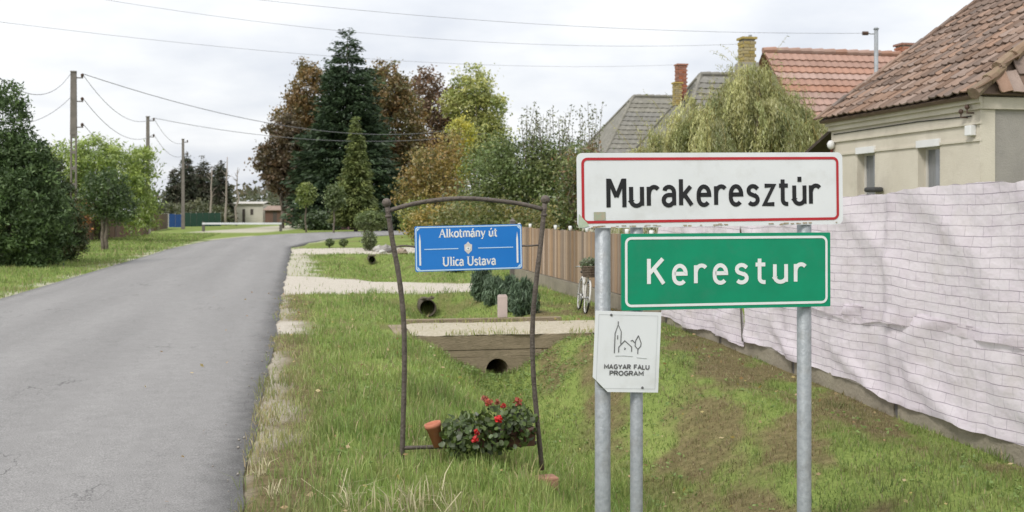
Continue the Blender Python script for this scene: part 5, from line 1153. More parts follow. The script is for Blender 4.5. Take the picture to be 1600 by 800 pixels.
# ------------------------------------------------------------------ bicycle used as a plant stand
def bicycle():
    x, y = PX(909, 17.6), 17.6; t = thing('bicycle', 'old bicycle with a plant basket leaning at the board fence', 'bicycle', (x, y, hz1(x, y)), math.atan2(TY, TX)+math.pi-R(7)); t.scale = (0.76, 0.76, 0.76)
    BM = M('bike_white', (0.62, 0.61, 0.58), (0.5, 0.48, 0.44), 6, 0.5); BT = M('tyre', (0.035, 0.033, 0.03)); CH = M('chrome', (0.5, 0.5, 0.5), None, 5, 0.25, metal=0.8)
    lean = R(7)
    def L(p): return (p[0], p[1]-p[2]*math.sin(lean)*-1, p[2]*math.cos(lean))
    for wx in (-0.52, 0.52):
        ring = [L((wx+0.33*math.cos(q), 0, 0.35+0.33*math.sin(q))) for q in np.linspace(0, 2*math.pi, 33)]
        w = MB().tube(ring, 0.021, 7, False).build('wheel', BT, t, True)
        ring = [L((wx+0.305*math.cos(q), 0, 0.35+0.305*math.sin(q))) for q in np.linspace(0, 2*math.pi, 33)]
        MB().tube(ring, 0.014, 6, False).build('rim', BM, w, True)
        mb = MB()
        for k in range(14):
            q = 2*math.pi*k/14; mb.tube([L((wx, 0.02*(-1)**k, 0.35)), L((wx+0.3*math.cos(q), 0, 0.35+0.3*math.sin(q)))], 0.003, 3)
        mb.build('spokes', CH, w); MB().tube([L((wx, -0.05, 0.35)), L((wx, 0.05, 0.35))], 0.022, 8).build('hub', CH, w)
        arcp = [L((wx+0.37*math.cos(q), 0, 0.35+0.37*math.sin(q))) for q in np.linspace(0.1 if wx < 0 else -0.2, 3.3 if wx < 0 else 3.0, 14)]
        MB().tube(arcp, 0.02, 6).build('mudguard', BM, t, True)
    mb = MB()
    for a, b in (((0, 0, 0.30), (-0.18, 0, 0.80)), ((0, 0, 0.30), (0.36, 0, 0.72)), ((-0.1, 0, 0.58), (0.34, 0, 0.84)), ((-0.52, 0, 0.35), (0, 0, 0.30)), ((-0.52, 0, 0.35), (-0.13, 0, 0.66)), ((0.33, 0, 0.90), (0.40, 0, 0.62)), ((0.40, 0.04, 0.62), (0.52, 0.05, 0.35)), ((0.40, -0.04, 0.62), (0.52, -0.05, 0.35))):
        mb.tube([L(a), L(b)], 0.015, 7)
    mb.build('frame', BM, t)
    MB().tube([L(p) for p in ((0.18, -0.27, 0.98), (0.28, -0.24, 1.0), (0.33, -0.08, 0.97), (0.33, 0, 0.92), (0.33, 0.08, 0.97), (0.28, 0.24, 1.0), (0.18, 0.27, 0.98))], 0.012, 7).build('handlebar', CH, t, True)
    MB().lathe([(0.001, 0.0), (0.10, 0.005), (0.11, 0.03), (0.08, 0.05), (0.001, 0.055)], L((-0.2, 0, 0.83)), 12).build('saddle', BT, t, True)
    mb = MB(); mb.tube([L((0.02, -0.09, 0.24)), L((0, -0.09, 0.30)), L((0, 0.09, 0.30)), L((-0.02, 0.09, 0.36))], 0.01, 6); mb.build('crank', CH, t)
    bas = thing('plant_basket', 'dark basket of grey-green plants on the front of the old bicycle', 'basket', (x, y, hz1(x, y)), t.rotation_euler.z); bas.scale = t.scale
    g = 0; bc = L((0.52, 0, 0.80))
    mb = MB()
    for k in range(7): 
        z = g+bc[2]+k*0.035; r = 0.13+0.008*k; mb.tube([(bc[0]+r*1.15*math.cos(q), bc[1]+r*math.sin(q), z) for q in np.linspace(0, 2*math.pi, 17)], 0.016, 6, False)
    mb.build('weave', M('wicker', (0.10, 0.075, 0.055), (0.16, 0.12, 0.09), 20, 0.9), bas, True)
    mb = MB(); mb.lathe([(0.001, 0), (0.13, 0)], (bc[0], bc[1], g+bc[2]), 14); mb.build('bottom', M('wicker', (0.1, 0.075, 0.055)), bas)
    rng = np.random.default_rng(6); n = 420; d = rng.normal(size=(n, 3)); d /= np.linalg.norm(d, axis=1)[:, None]
    P = np.array([bc[0], bc[1], g+bc[2]+0.26])+d*np.array([0.20, 0.22, 0.13])*rng.random((n, 1))**0.4
    C = palette(rng, [(0.16, 0.20, 0.10), (0.26, 0.28, 0.20), (0.10, 0.14, 0.06)], n); leafcloud('foliage', P, rng.uniform(0.03, 0.06, n), C, rng, bas, LEAF)
bicycle()
# ------------------------------------------------------------------ poles and wires
CONP = M('concrete_pole', (0.21, 0.185, 0.165), (0.15, 0.135, 0.12), 3, 0.9, 0.3, 30)
WIRE = M('wire', (0.20, 0.20, 0.21), None, 4, 0.6)
CER = M('brown_ceramic', (0.1, 0.06, 0.045))
def pole(label, px, Y, pyt, lattice):
    x = PX(px, Y); g = hz1(x, Y); H = HY(pyt, Y)-g; t = thing('utility_pole', label, 'utility pole', (x, Y, g), YAW, 'utility poles along the left side of the road')
    if lattice:
        zs = H-2.9; mb = MB()
        for sx in (-1, 1): MB().box((sx*0.105, 0, zs/2-0.2), (0.065, 0.15, zs+0.4)).build('leg', CONP, t)
        k = 0
        z = 0.5
        while z < zs: MB().box((0, 0, z), (0.144, 0.13, 0.14)).build('rung', CONP, t); z += 0.75
        MB().box((0, 0, H-1.45), (0.29, 0.17, 2.9), taper=0.86).build('shaft', CONP, t)
    else:
        MB().box((0, 0, H/2-0.2), (0.32, 0.24, H+0.4), taper=0.62).build('shaft', CONP, t)
    MB().box((0, 0, H+0.03), (0.26, 0.2, 0.06)).build('cap', CONP, t)
    for i, z in enumerate((H-0.25, H-1.35, H-2.55)):
        b = MB().box((0.25, 0, z), (0.34, 0.05, 0.05)).build('bracket', M('post_metal', (0.16, 0.14, 0.13)), t)
        MB().lathe([(0.02, 0), (0.07, 0.03), (0.05, 0.08), (0.08, 0.10), (0.05, 0.16), (0.001, 0.18)], (0.38, 0, z+0.03), 10).build('insulator', CER, b, True)
    return t, x, g, H
poles = [pole('nearest tall concrete lattice utility pole left of the road', 115, 50.6, 113, True), pole('second utility pole, shorter looking, behind the left willow', 231, 74.0, 183, False), pole('farthest thin utility pole in front of the dark conifers', 286, 97.0, 218, False)]
def wire(label, a, b, sag, r=0.012, n=26):
    a = Vector(a); b = Vector(b); pts = []
    for i in range(n+1):
        t = i/n; p = a*(1-t)+b*t; p.z -= sag*4*t*(1-t); pts.append(p)
    o = MB().tube(pts, r, 5, False).build('power_line', WIRE); tag(o, label, 'wire', 'overhead power lines'); return o
def top(i, k): t, x, g, H = poles[i]; return Vector((x+NX*0.38, t.location.y+NY*0.38, g+H-(0.25, 1.35, 2.55)[k]+0.2))
for k in range(3):
    wire(('sagging wire between the two nearest poles, uppermost', 'sagging wire between the two nearest poles, middle one', 'sagging wire between the two nearest poles, lowest')[k], top(0, k), top(1, k), 1.0, 0.014)
for k in range(2): wire(('upper wire between the second and farthest pole', 'lower wire between the second and farthest pole')[k], top(1, k), top(2, k), 0.9, 0.014)
P0 = Vector((-15.6, 27.0, 8.2))
wire('wire from the nearest pole running left over the hedge', top(0, 0)-EU*0.5, Vector((PX(0, 30), 30, HY(122, 30))), 0.7, 0.012)
wire('lower wire from the nearest pole running left over the hedge', top(0, 1)-EU*0.5, Vector((PX(20, 40), 40, HY(195, 40))), 0.3, 0.012)
wire('thick wire from the nearest pole across the road to the spruce', top(0, 0), Vector((PX(690, 84), 84, HY(205, 84))), 1.2, 0.018)
wire('wire from the second pole across the road into the trees', top(1, 0), Vector((PX(760, 92), 92, HY(208, 92))), 1.1, 0.018)
def pw(px, py, Y): return Vector((PX(px, Y), Y, HY(py, Y)))
wire('highest wire across the sky ending at the roof mast', pw(-240, -95, 24), Vector((xm-0.34, ym, HY(52, ym))), 0.55, 0.0042)
wire('second highest wire across the sky, ending behind the willow', pw(-240, -78, 24), pw(1175, 68, 31), 0.75, 0.004)
wire('third wire across the sky, ending at the middle grey house', pw(-240, 2, 24), pw(1060, 101, 44), 0.55, 0.0042)

# ------------------------------------------------------------------ trees and shrubs
DG = [(0.030, 0.052, 0.022), (0.042, 0.068, 0.028), (0.022, 0.040, 0.018)]
Y = 100; x = PX(543, Y)
conifer('spruce_tree', 'tall dark green spruce towering over the bend of the road', 'tree', x, Y, HY(46, Y), 5.1, DG, 11, n_br=1900, per=34, leaf=0.24, base=0.05, power=0.58, droop=0.30, trunk_r=0.35, rag=0.5, spread=0.20, upturn=0.22, topw=0.07, tiers=24)
RU = [(0.175, 0.103, 0.036), (0.21, 0.13, 0.045), (0.14, 0.105, 0.036), (0.105, 0.10, 0.036)]
Y = 106; x = PX(484, Y)
broadleaf('autumn_tree', 'rust brown autumn tree on the left of the tall spruce', 'tree', x, Y, [(0.0, 0, 13.0, 1.8, 1.8, 3.2), (-1.0, 0, 9.4, 2.5, 2.2, 4.0), (-1.6, 0, 6.0, 2.2, 2.0, 3.0), (0.6, 0, 6.5, 2.2, 2.2, 4.6)], RU, 760, 40, 0.36, 0.19, 21, 0.25, 2.2, 'autumn trees around the spruce', shell=0.5)
Y = 107; x = PX(612, Y)
broadleaf('autumn_tree', 'rust and olive autumn tree on the right of the tall spruce', 'tree', x, Y, [(-0.6, 0, 13.2, 2.3, 1.8, 3.0), (0.6, 0, 9.8, 2.9, 2.0, 4.0), (1.6, 0, 6.0, 3.0, 2.0, 3.6), (2.0, 0, 3.6, 2.8, 1.8, 2.6)], RU+[(0.15, 0.14, 0.045)], 820, 40, 0.36, 0.19, 22, 0.25, 2.0, 'autumn trees around the spruce', shell=0.5)
MA = [(0.10, 0.066, 0.036), (0.13, 0.08, 0.04), (0.085, 0.068, 0.036), (0.115, 0.09, 0.045)]
Y = 102; x = PX(440, Y)
broadleaf('copper_tree', 'dark maroon leaved tree at the left edge of the tree group', 'tree', x, Y, [(0.3, 0, 8.3, 1.5, 1.6, 2.8), (-0.9, 0, 6.3, 1.5, 1.5, 2.3), (0.1, 0, 5.0, 1.7, 1.6, 1.9), (1.3, 0, 6.4, 1.6, 1.6, 3.0)], MA, 330, 36, 0.34, 0.20, 23, 0.2, 1.6, 'autumn trees around the spruce', shell=0.5)
Y = 118; x = PX(672, Y)
broadleaf('copper_tree', 'brown maroon tree between the rusty tree and the pale one', 'tree', x, Y, [(-0.6, 0, 14.6, 2.4, 2, 2.5), (1.4, 0, 12.6, 2.4, 2, 2.9), (0.0, 0, 9.8, 2.8, 2, 3.2), (1.2, 0, 7.0, 2.9, 2, 3.6), (0.5, 0, 4.0, 3.4, 2, 3.0)], [(0.15, 0.085, 0.048), (0.19, 0.11, 0.06), (0.12, 0.085, 0.05)], 430, 36, 0.40, 0.21, 24, 0.22, 3, 'autumn trees around the spruce', shell=0.5)
Y = 114; x = PX(738, Y)
broadleaf('pale_tree', 'pale yellow-green airy tree rising behind the garden bushes', 'tree', x, Y, [(0.0, 0, 14.6, 2.1, 1.8, 2.4), (-1.2, 0, 12.6, 2.0, 1.8, 2.0), (1.9, 0, 12.0, 1.9, 1.8, 2.4), (0.4, 0, 9.4, 3.0, 2, 3.0), (2.2, 0, 8.0, 2.2, 2, 3.2)], [(0.33, 0.33, 0.10), (0.40, 0.39, 0.15), (0.25, 0.28, 0.08), (0.20, 0.24, 0.075)], 420, 38, 0.40, 0.21, 25, 0.22, 3.5, shell=0.5)
Y = 84; x = PX(556, Y)
conifer('cypress_tree', 'slim yellow-green cypress cone standing before the dark spruce', 'tree', x, Y, HY(178, Y), 1.75, [(0.10, 0.125, 0.034), (0.125, 0.145, 0.04), (0.075, 0.10, 0.028)], 12, n_br=700, per=30, leaf=0.16, power=0.8, droop=-0.2, trunk_r=0.16, rag=0.3, spread=0.15)
for px, Y, pt, lab, sd_ in ((478, 82, 287, 'small round-headed tree on a thin stem left of the cypress', 31), (522, 78, 290, 'small pale green tree on a thin stem just left of cypress', 32)):
    x = PX(px, Y); H = HY(pt, Y)
    broadleaf('standard_tree', lab, 'tree', x, Y, [(0, 0, H-0.85, 0.55, 0.5, 0.9)], [(0.16, 0.20, 0.05), (0.20, 0.23, 0.07), (0.12, 0.16, 0.04)] if sd_ == 31 else [(0.07, 0.10, 0.03), (0.10, 0.13, 0.04)], 90, 24, 0.16, 0.13, sd_, 0.06, H-1.6, 'small trees at the bend', limbs=4)
Y = 70; x = PX(722, Y)
broadleaf('yellow_tree', 'small bright yellow autumn tree behind the apple tree', 'tree', x, Y, [(0.0, 0, 6.6, 0.75, 0.8, 1.1), (-0.2, 0, 4.8, 0.9, 0.8, 1.4)], [(0.42, 0.37, 0.05), (0.36, 0.34, 0.07), (0.28, 0.29, 0.06)], 110, 30, 0.22, 0.13, 41, 0.08, 2.6)
Y = 66; x = PX(682, Y)
broadleaf('orange_tree', 'orange-leaved garden tree right of the dark spruce', 'tree', x, Y, [(-0.3, 0, 4.2, 1.3, 1, 1.5), (0.7, 0, 5.2, 1.0, 1, 1.3), (-1.2, 0, 2.6, 1.3, 1, 1.5), (0.8, 0, 2.8, 1.4, 1, 1.7)], [(0.25, 0.16, 0.045), (0.20, 0.16, 0.05), (0.14, 0.14, 0.045), (0.27, 0.20, 0.06)], 220, 32, 0.3, 0.12, 42, 0.1, 1.2, shell=0.4)
Y = 58; x = PX(650, Y)
broadleaf('green_shrub', 'yellow-green leafy shrub by the left end of the blue sign', 'shrub', x, Y, [(0, 0, 1.2, 0.9, 0.8, 1.0), (0.7, 0, 0.8, 0.9, 0.8, 0.9)], [(0.16, 0.19, 0.045), (0.12, 0.16, 0.04), (0.24, 0.22, 0.05)], 120, 28, 0.2, 0.10, 43, 0.05, 0.3)
Y = 50; x = PX(665, Y)
broadleaf('orange_shrub', 'low orange and green bush above the blue sign left corner', 'shrub', x, Y, [(0, 0, 0.9, 0.9, 0.8, 0.9), (1.4, 0, 1.2, 1.1, 0.8, 1.1)], [(0.26, 0.19, 0.05), (0.13, 0.14, 0.04), (0.30, 0.22, 0.05)], 120, 30, 0.22, 0.09, 44, 0.05, 0.3)
# apple tree: dense left half, upright shoots on the right
Y = 44; x = PX(820, Y)
AP = [(0.10, 0.14, 0.04), (0.13, 0.17, 0.052), (0.075, 0.11, 0.032), (0.18, 0.20, 0.075)]
ap = broadleaf('apple_tree', 'spreading green orchard tree with upright shoots behind the board fence', 'tree', x, Y, [(-1.2, 0, 3.1, 1.4, 1.2, 1.6), (-0.1, 0, 2.6, 1.5, 1.2, 1.8), (1.3, 0, 2.4, 1.5, 1.2, 1.7), (-1.9, 0, 1.6, 1.0, 1, 1.2), (2.2, 0, 2.6, 0.9, 0.9, 1.6), (0.8, 0, 3.4, 1.0, 0.9, 1.1)], AP, 800, 36, 0.25, 0.078, 51, 0.12, 1.0, shell=0.35, limbs=16)
def shoots(parent, x0, x1, z0, ztop, n, pal, seed, leaf, per=34):
    rng = np.random.default_rng(seed); mb = MB(); Ps = []
    for k in range(n):
        a = np.array([rng.uniform(x0, x1), rng.normal(0, 0.5), z0+rng.uniform(-0.4, 0.6)]); e = a+np.array([rng.normal(0, 0.22), rng.normal(0, 0.2), 0]); e[2] = ztop*rng.uniform(0.78, 1.0)
        mb.tube([a, (a+e)/2+rng.normal(0, 0.05, 3), e], [0.022, 0.014, 0.006], 4, False)
        t = rng.random(per)**0.8; Ps.append(a+(e-a)*t[:, None]+rng.normal(0, 0.10, (per, 3)))
    P = np.concatenate(Ps); C = palette(rng, pal, len(P))*rng.uniform(0.7, 1.3, (len(P), 1))
    leafcloud('shoot_leaves', P, leaf*rng.uniform(0.6, 1.3, len(P)), C, rng, parent, LEAF, 2.0); mb.build('shoots', BARK, parent)
shoots(ap, 0.0, 2.9, 3.0, HY(158, 44)-0.1, 34, [(0.15, 0.17, 0.08), (0.10, 0.12, 0.05), (0.22, 0.23, 0.13)], 5, 0.07, 60)
Y = 36; x = PX(880, Y)
broadleaf('leafy_bush', 'green bush with reddish leaves left of the white town sign', 'bush', x, Y, [(0, 0, 1.6, 0.9, 0.8, 1.2), (0.8, 0, 1.9, 0.8, 0.8, 1.3), (-0.7, 0, 1.2, 0.8, 0.8, 1.0), (0.5, 0, 3.0, 0.7, 0.8, 1.0), (1.4, 0, 2.6, 0.6, 0.7, 0.9)], AP+[(0.16, 0.09, 0.04)], 330, 28, 0.2, 0.07, 53, 0.06, 0.4, shell=0.3)
Y = 34; x = PX(760, Y)
broadleaf('garden_hedge', 'yellowish hedge rising behind the blue street sign', 'hedge', x, Y, [(-0.9, 0, 1.0, 0.9, 0.7, 0.9), (0.5, 0, 1.15, 1.0, 0.7, 0.9), (1.4, 0, 1.1, 0.9, 0.7, 0.8)], [(0.14, 0.14, 0.04), (0.10, 0.12, 0.035), (0.20, 0.17, 0.05)], 200, 28, 0.18, 0.065, 54, 0.05, 0.3)
# weeping willow behind the town sign
Y = 25; x = PX(1165, Y)
WP = [(0.33, 0.33, 0.135), (0.25, 0.265, 0.10), (0.39, 0.38, 0.165), (0.19, 0.215, 0.085)]
willow('willow_tree', 'weeping willow with fine hanging yellow-green strands behind the town sign', x, Y, [(0.1, 0, 3.9, 0.9, 0.9, 0.95), (-0.9, 0, 3.3, 1.0, 0.9, 0.95), (0.9, 0, 3.4, 0.75, 0.9, 1.0), (-1.9, 0, 2.6, 0.8, 0.7, 0.8), (-2.6, 0, 2.0, 0.5, 0.6, 0.7), (-0.1, 0, 4.5, 0.4, 0.5, 0.6), (1.4, 0, 3.1, 0.4, 0.7, 0.8)], WP, 3000, 61, 0.021, (0.5, 2.1), 0.16, 1.7, 32, wand=190)
# left of the road
Y = 31; x = PX(8, Y)
HG = [(0.055, 0.092, 0.028), (0.08, 0.122, 0.04), (0.038, 0.066, 0.022)]
broadleaf('conifer_hedge', 'large dark green conifer bush at the left edge', 'bush', x, Y, [(-0.1, 0, 3.5, 0.85, 1.0, 1.9), (0.1, 0, 1.7, 1.45, 1.5, 1.9), (-1.5, 0, 2.8, 1.5, 1.4, 2.4), (0.8, 0, 1.2, 1.1, 1.2, 1.5), (0.5, 0, 2.6, 0.8, 0.9, 1.2)], HG, 1600, 40, 0.11, 0.055, 71, 0.12, 0.6, mat=NEEDLE, aspect=2.2, shell=0.62)
Y = 34.5; x = PX(82, Y)
broadleaf('conifer_bush', 'narrower brownish green conifer beside the large dark one', 'bush', x, Y, [(0, 0, 1.3, 0.85, 0.8, 1.4), (-0.3, 0, 2.5, 0.6, 0.6, 1.1), (0.1, 0, 0.7, 0.95, 0.9, 0.8)], [(0.045, 0.065, 0.02), (0.07, 0.07, 0.025), (0.03, 0.05, 0.018)], 560, 40, 0.09, 0.05, 72, 0.1, 0.4, mat=NEEDLE, aspect=2.2, shell=0.62)
Y = 56; x = PX(160, Y)
broadleaf('bright_tree', 'bright yellow-green feathery tree behind the nearest pole on the left', 'tree', x, Y, [(-0.4, 0, 4.2, 1.2, 1.2, 1.2), (-1.9, 0, 3.6, 1.3, 1.2, 1.5), (1.0, 0, 3.3, 1.2, 1.2, 1.8), (2.0, 0, 3.6, 0.7, 1.0, 1.4), (1.9, 0, 1.7, 0.8, 1, 1.5), (-0.8, 0, 1.8, 1.8, 1.2, 1.5)], [(0.22, 0.28, 0.065), (0.28, 0.34, 0.085), (0.15, 0.21, 0.05)], 620, 40, 0.22, 0.075, 62, 0.16, 1.0, aspect=3.0, down=0.6, shell=0.5)
Y = 44; x = PX(165, Y)
broadleaf('small_dark_tree', 'small dark leafy tree with three slim trunks by the left verge', 'tree', x, Y, [(0, 0, 2.4, 0.95, 0.8, 0.85), (-0.4, 0, 1.8, 0.6, 0.6, 0.5), (0.6, 0, 1.7, 0.6, 0.6, 0.6)], [(0.05, 0.085, 0.022), (0.07, 0.11, 0.03), (0.035, 0.06, 0.018)], 230, 30, 0.16, 0.07, 73, 0.07, 1.5, stems=3)
Y = 46; x = PX(132, Y)
broadleaf('rusty_shrub', 'small shrub with rusty orange leaves at the foot of nearest pole', 'shrub', x, Y, [(0, 0, 1.75, 0.35, 0.3, 0.28), (0.05, 0, 1.2, 0.3, 0.3, 0.4)], [(0.26, 0.10, 0.03), (0.14, 0.10, 0.04)], 30, 16, 0.1, 0.09, 74, 0.03, 0.6)
for px, Y, H, Rr, sd_, lab in ((292, 132, HY(238, 132), 1.7, 81, 'dark pointed conifer behind the farthest pole'), (318, 138, HY(242, 138), 2.0, 82, 'broad dark conifer in the middle of the far conifer row'), (346, 130, HY(252, 130), 1.6, 83, 'dark conifer at the right of the far conifer row'), (272, 126, HY(262, 126), 1.4, 84, 'lower dark conifer left of the far conifer row'), (305, 144, HY(256, 144), 2.6, 85, 'rearmost conifer filling the gap behind the left bare trunk'), (335, 146, HY(258, 146), 2.6, 86, 'rear conifer behind the tall bare snag')):
    conifer('far_conifer', lab, 'tree', PX(px, Y), Y, H, Rr, [(0.035, 0.046, 0.026), (0.05, 0.055, 0.03), (0.06, 0.05, 0.035)], sd_, n_br=420, per=22, leaf=0.22, power=0.6, droop=0.1, trunk_r=0.16, rag=0.5, spread=0.24, group='dark conifers in the far distance')
for px, pt, sd_, lab in ((329, 262, 1, 'bare pale trunk in front of the far conifers, left one'), (353, 245, 2, 'tall bare pale snag at the right of the far conifers'), (369, 265, 3, 'short bare snag right of the far conifers')):
    Y = 118+sd_; t = thing('bare_trunk', lab, 'tree', (PX(px, Y), Y, 0), 0, 'bare trunks'); rng = np.random.default_rng(sd_); H = HY(pt, Y)
    mb = MB(); limb(mb, (0, 0, -0.2), (0.15, 0, H), 0.16, 0.04, rng, 6, 0.012)
    for k in range(7): z = H*rng.uniform(0.4, 0.95); limb(mb, (0.08, 0, z), (rng.normal(0, 0.45), rng.normal(0, 0.3), z+rng.uniform(0.2, 0.7)), 0.035, 0.015, rng, 3)
    mb.build('trunk', PALEBARK, t, True)
# far scrub and hedges, one mass
def far_scrub():
    rng = np.random.default_rng(91); n = 900; x = rng.uniform(-260, 160, n); y = 215+rng.uniform(-10, 30, n); hmax = 4.0+4.5*fbm(x*0.045, x*0, 5, 3); z = rng.random(n)**0.8*hmax
    C = palette(rng, [(0.07, 0.085, 0.045), (0.10, 0.10, 0.055), (0.055, 0.075, 0.04), (0.12, 0.10, 0.06)], n); per = 22
    P = np.repeat(np.stack([x, y, z], 1), per, 0)+rng.normal(size=(n*per, 3))*np.array([1.6, 1.2, 0.9]); P[:, 2] = np.maximum(P[:, 2], 0.1)
    o = leafcloud('far_woodland', P, rng.uniform(0.5, 1.1, len(P)), np.repeat(C, per, 0)*rng.uniform(0.75, 1.25, (len(P), 1)), rng, None, LEAF); tag(o, 'distant strip of woodland closing off the horizon', 'woodland', kind='stuff')
far_scrub()
for px, Y, w_, h_, sd_, lab in ((246, 112, 1.8, 2.8, 92, 'grey-green bush beside the blue fence panel'), (310, 122, 3.0, 3.0, 93, 'olive bush above the green fence panels'), (440, 160, 3.0, 3.6, 94, 'dull green bush behind the long brown shed'), (405, 160, 5.0, 4.6, 95, 'far hazy green tree behind the white shed'), (498, 92, 1.5, 1.5, 96, 'dark green bush under the small round-headed tree'), (545, 95, 1.7, 1.9, 97, 'purplish shrub at the foot of the cypress'), (612, 88, 1.3, 1.6, 98, 'dark hedge clump behind the round topiary')):
    pal = [(0.09, 0.10, 0.05), (0.12, 0.12, 0.06), (0.07, 0.085, 0.04)] if sd_ < 96 else ([(0.04, 0.065, 0.022), (0.055, 0.08, 0.03)] if sd_ != 97 else [(0.14, 0.06, 0.07), (0.09, 0.05, 0.05), (0.06, 0.06, 0.03)])
    broadleaf('distant_bush', lab, 'bush', PX(px, Y), Y, [(0, 0, h_*0.5, w_, w_*0.7, h_*0.5), (w_*0.5, 0, h_*0.4, w_*0.7, w_*0.6, h_*0.4)], pal, 120, 26, 0.30, 0.17, sd_, 0.06, 0.4)
# clipped shrubs near the second driveway
BX = [(0.10, 0.135, 0.04), (0.125, 0.16, 0.05), (0.075, 0.105, 0.032)]
Y = 46; x = PX(580, Y)
broadleaf('topiary', 'clipped round topiary shrub with domed top on stems by the drive', 'shrub', x, Y, [(0, 0, 1.18, 0.66, 0.6, 0.40)], BX, 420, 22, 0.055, 0.045, 101, 0.05, 0.9, shell=0.8, limbs=6, stems=2)
Y = 44; x = PX(577, Y)
broadleaf('low_shrub', 'loose grey-green low shrub below the domed topiary', 'shrub', x, Y, [(0, 0, 0.42, 0.28, 0.28, 0.4)], [(0.10, 0.13, 0.05), (0.14, 0.17, 0.07), (0.07, 0.09, 0.035)], 70, 18, 0.06, 0.055, 102, 0.03, 0.2)
for px, sd_, lab in ((515, 103, 'little round box shrub at drive edge, left one'), (537, 104, 'little round box shrub at drive edge, right one')):
    Y = 47.5; broadleaf('box_ball', lab, 'shrub', PX(px, Y), Y, [(0, 0, 0.23, 0.17, 0.17, 0.15)], BX, 70, 12, 0.03, 0.045, sd_, 0.025, 0.12, 'round box shrubs at the drive', shell=0.8, limbs=3)
rng = np.random.default_rng(55)
for k, (px, Y, s_, lab) in enumerate(((592, 43, 0.22, 'pale garden rock left of the topiary bed'), (603, 42.5, 0.28, 'largest grey garden rock in the bed behind iron frame'), (612, 42, 0.2, 'dark garden rock beside the largest one'), (628, 41, 0.22, 'brownish garden rock at the right of the bed'), (597, 41.5, 0.14, 'small white garden stone in front of the rocks'))):
    x = PX(px, Y); mb = MB(); n = 9
    pts = []
    mb.ball((0, 0, s_*0.3), s_, n, 0.75); mb.v = [tuple(np.array(v)*(1+rng.normal(0, 0.10))) for v in mb.v]
    c = ((0.45, 0.43, 0.40), (0.33, 0.31, 0.29), (0.16, 0.15, 0.14), (0.34, 0.27, 0.21), (0.6, 0.58, 0.54))[k]
    o = mb.build('garden_rock', M('rock_%d' % k, c, tuple(q*0.7 for q in c), 6, 0.9, 0.5, 15)); o.location = (x, Y, hz1(x, Y)); tag(o, lab, 'rock', 'garden rocks')
# blue-green junipers at the driveway
JU = [(0.07, 0.105, 0.06), (0.10, 0.14, 0.085), (0.045, 0.075, 0.04)]
for px, Y, pt, rr, sd_, lab in ((753, 20.6, 416, 0.20, 111, 'tallest blue-green juniper at the left of the row'), (772, 19.6, 436, 0.21, 112, 'second blue-green juniper from the left in the row'), (797, 18.2, 436, 0.24, 113, 'blue-green juniper behind the pinkish marker post'), (819, 17.4, 442, 0.22, 114, 'blue-green juniper at the right end of the row')):
    x = PX(px, Y); g = hz1(x, Y); H = HY(pt, Y)-g; rr *= 0.82
    broadleaf('juniper', lab, 'shrub', x, Y, [(0, 0, H*0.5, rr*0.8, rr, H*0.58), (rr*0.6, 0, H*0.36, rr*0.55, rr, H*0.45), (-rr*0.5, 0, H*0.42, rr*0.5, rr, H*0.50)], JU, 330, 26, 0.032, 0.024, sd_, 0.03, 0.15, 'junipers beside the driveway', mat=NEEDLE, aspect=5.0, down=-2.0, shell=0.3)
for px, Y, r_, sd_, lab in ((690, 30, 0.28, 115, 'low dark cushion shrub under the blue sign'), (712, 29, 0.25, 116, 'low dark cushion shrub right below the blue sign middle')):
    broadleaf('cushion_shrub', lab, 'shrub', PX(px, Y), Y, [(0, 0, r_*0.55, r_*1.3, r_, r_*0.6)], [(0.035, 0.06, 0.025), (0.05, 0.075, 0.03)], 60, 16, 0.05, 0.05, sd_, 0.03, 0.1, 'cushion shrubs', mat=NEEDLE)

# ------------------------------------------------------------------ far sheds, fences, barrier
WSH = M('white_shed', (0.60, 0.57, 0.49), (0.52, 0.49, 0.42), 1.5, 0.9)
def shed(name, label, px0, px1, Y, zt, wallm, roofm, depth=4, rise=0.5, openings=()):
    xa, xb = PX(px0, Y), PX(px1, Y); t = thing(name, label, 'shed', ((xa+xb)/2, Y, 0)); w = xb-xa
    mb = MB(); mb.box((0, depth/2, zt/2), (w, depth, zt)); mb.build('wall', wallm, t)
    mb = MB(); mb.prism([(-w/2-0.2, -0.3, zt+0.01), (w/2+0.2, -0.3, zt+0.01), (w/2+0.2, depth/2, zt+rise), (-w/2-0.2, depth/2, zt+rise)], (0, 0, 0.08)); mb.prism([(-w/2-0.2, depth/2+0.002, zt+rise), (w/2+0.2, depth/2+0.002, zt+rise), (w/2+0.2, depth+0.3, zt+0.01), (-w/2-0.2, depth+0.3, zt+0.01)], (0, 0, 0.08)); mb.build('roof', roofm, t)
    for a, b, c, d, nm in openings: MB().box(((a+b)/2*w, -0.012, (c+d)/2), ((b-a)*w, 0.02, d-c)).build(nm, M('shed_opening', (0.09, 0.075, 0.065)), t)
    return t
BRN = M('brown_shed', (0.17, 0.10, 0.075), (0.12, 0.075, 0.06), 2, 0.9)
shed('white_shed', 'small white walled shed at the end of the lane', 366, 411, 150, HY(319, 150), WSH, M('pale_sheet_roof', (0.5, 0.48, 0.43), (0.4, 0.38, 0.34), 1), 5, 0.3, [(-0.22, -0.12, 0, 1.9, 'door'), (0.06, 0.16, 1.1, 1.9, 'window')])
shed('brown_shed', 'long low reddish brown shed right of the white one', 414, 476, 146, HY(329, 146), BRN, M('rust_roof', (0.30, 0.22, 0.17), (0.2, 0.14, 0.11), 1), 5, 0.6, [(-0.3, -0.2, 0, 1.6, 'door'), (0.0, 0.1, 0.6, 1.3, 'window'), (0.24, 0.34, 0.6, 1.3, 'window')])
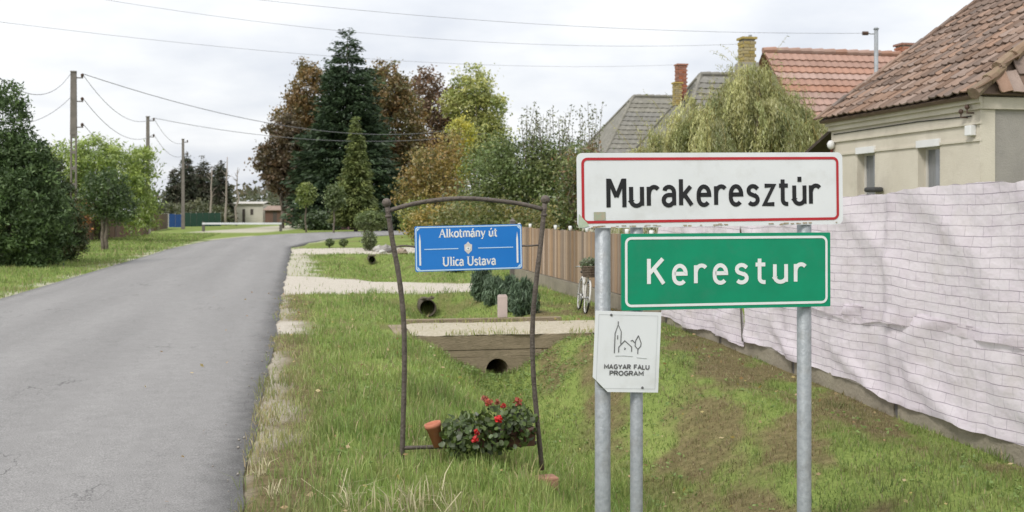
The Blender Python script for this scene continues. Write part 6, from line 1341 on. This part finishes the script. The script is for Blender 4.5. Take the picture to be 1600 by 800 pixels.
shed('pale_house', 'pale house wall glimpsed behind the trees at the bend', 566, 640, 128, HY(322, 128), M('pale_wall', (0.56, 0.50, 0.38), (0.5, 0.45, 0.35), 1), RTILE, 6, 1.6, [(-0.2, -0.1, 0.9, 1.9, 'window'), (0.2, 0.3, 0.9, 1.9, 'window')])
def panel_fence(label, px0, Y0, px1, Y1, h, n, mat, gapf=0.06, cat='fence', nm='panel_fence', pn='panel'):
    a = Vector((PX(px0, Y0), Y0, 0)); b = Vector((PX(px1, Y1), Y1, 0)); d = (b-a); L = d.length; ex = d.normalized(); ey = EZ.cross(ex)
    t = thing(nm, label, cat, a, math.atan2(d.y, d.x)); w = L/n; rnd = random.Random(n)
    me = MB().box((0, 0, h/2), (w*(1-gapf), 0.03, h)).mesh(pn, mat)
    for i in range(n):
        o = bpy.data.objects.new(pn, me); COL.objects.link(o); o.parent = t; o.location = (w*(i+0.5), rnd.uniform(-0.01, 0.01), hz1(a.x, a.y)+rnd.uniform(-0.03, 0.03))
    for i in range(0, n+1, max(1, n//4)): MB().box((w*i, 0.06, h/2), (0.09, 0.09, h+0.12)).build('post', M('pale_post', (0.45, 0.43, 0.4)), t)
    MB().box((L/2, 0.04, h*0.8), (L, 0.04, 0.08)).build('rail', mat, t)
panel_fence('bright blue fence panel among the left gardens', 264, 108, 284, 109, HY(336, 108)+0.1, 2, M('blue_panel', (0.03, 0.10, 0.33), (0.04, 0.09, 0.27), 2))
panel_fence('dark green fence panels left of the white shed', 288, 112, 345, 116, HY(333, 112), 6, M('green_panel', (0.035, 0.095, 0.07), (0.05, 0.10, 0.08), 2))
panel_fence('brown plank fence behind the small dark tree on the left', 118, 52, 232, 70, 1.25, 26, M('brown_plank', (0.17, 0.095, 0.06), (0.12, 0.07, 0.045), 3, orand=0.25), 0.1, nm='plank_fence', pn='plank')
panel_fence('rusty low fence panels left of the blue panel', 236, 86, 262, 100, 1.35, 6, M('rusty_panel', (0.20, 0.11, 0.06), (0.12, 0.09, 0.055), 2, orand=0.2))
panel_fence('brown fence in front of the long low shed', 448, 132, 492, 134, 1.3, 10, BRN)
Y = 86; xa, xb = PX(316, Y), PX(440, Y)
t = thing('lane_barrier', 'white horizontal barrier rail on two dark posts across the lane', 'barrier', ((xa+xb)/2, Y, 0)); L = xb-xa
MB().box((0, 0, 0.62), (L, 0.06, 0.15)).build('rail', M('barrier_white', (0.62, 0.64, 0.66), (0.52, 0.54, 0.55), 2, 0.5), t, bevel=0.01)
for sx in (-1, 1): MB().box((sx*(L/2-0.08), 0.06, 0.32), (0.2, 0.14, 0.9)).build('post', M('tie_dark', (0.05, 0.05, 0.05)), t)
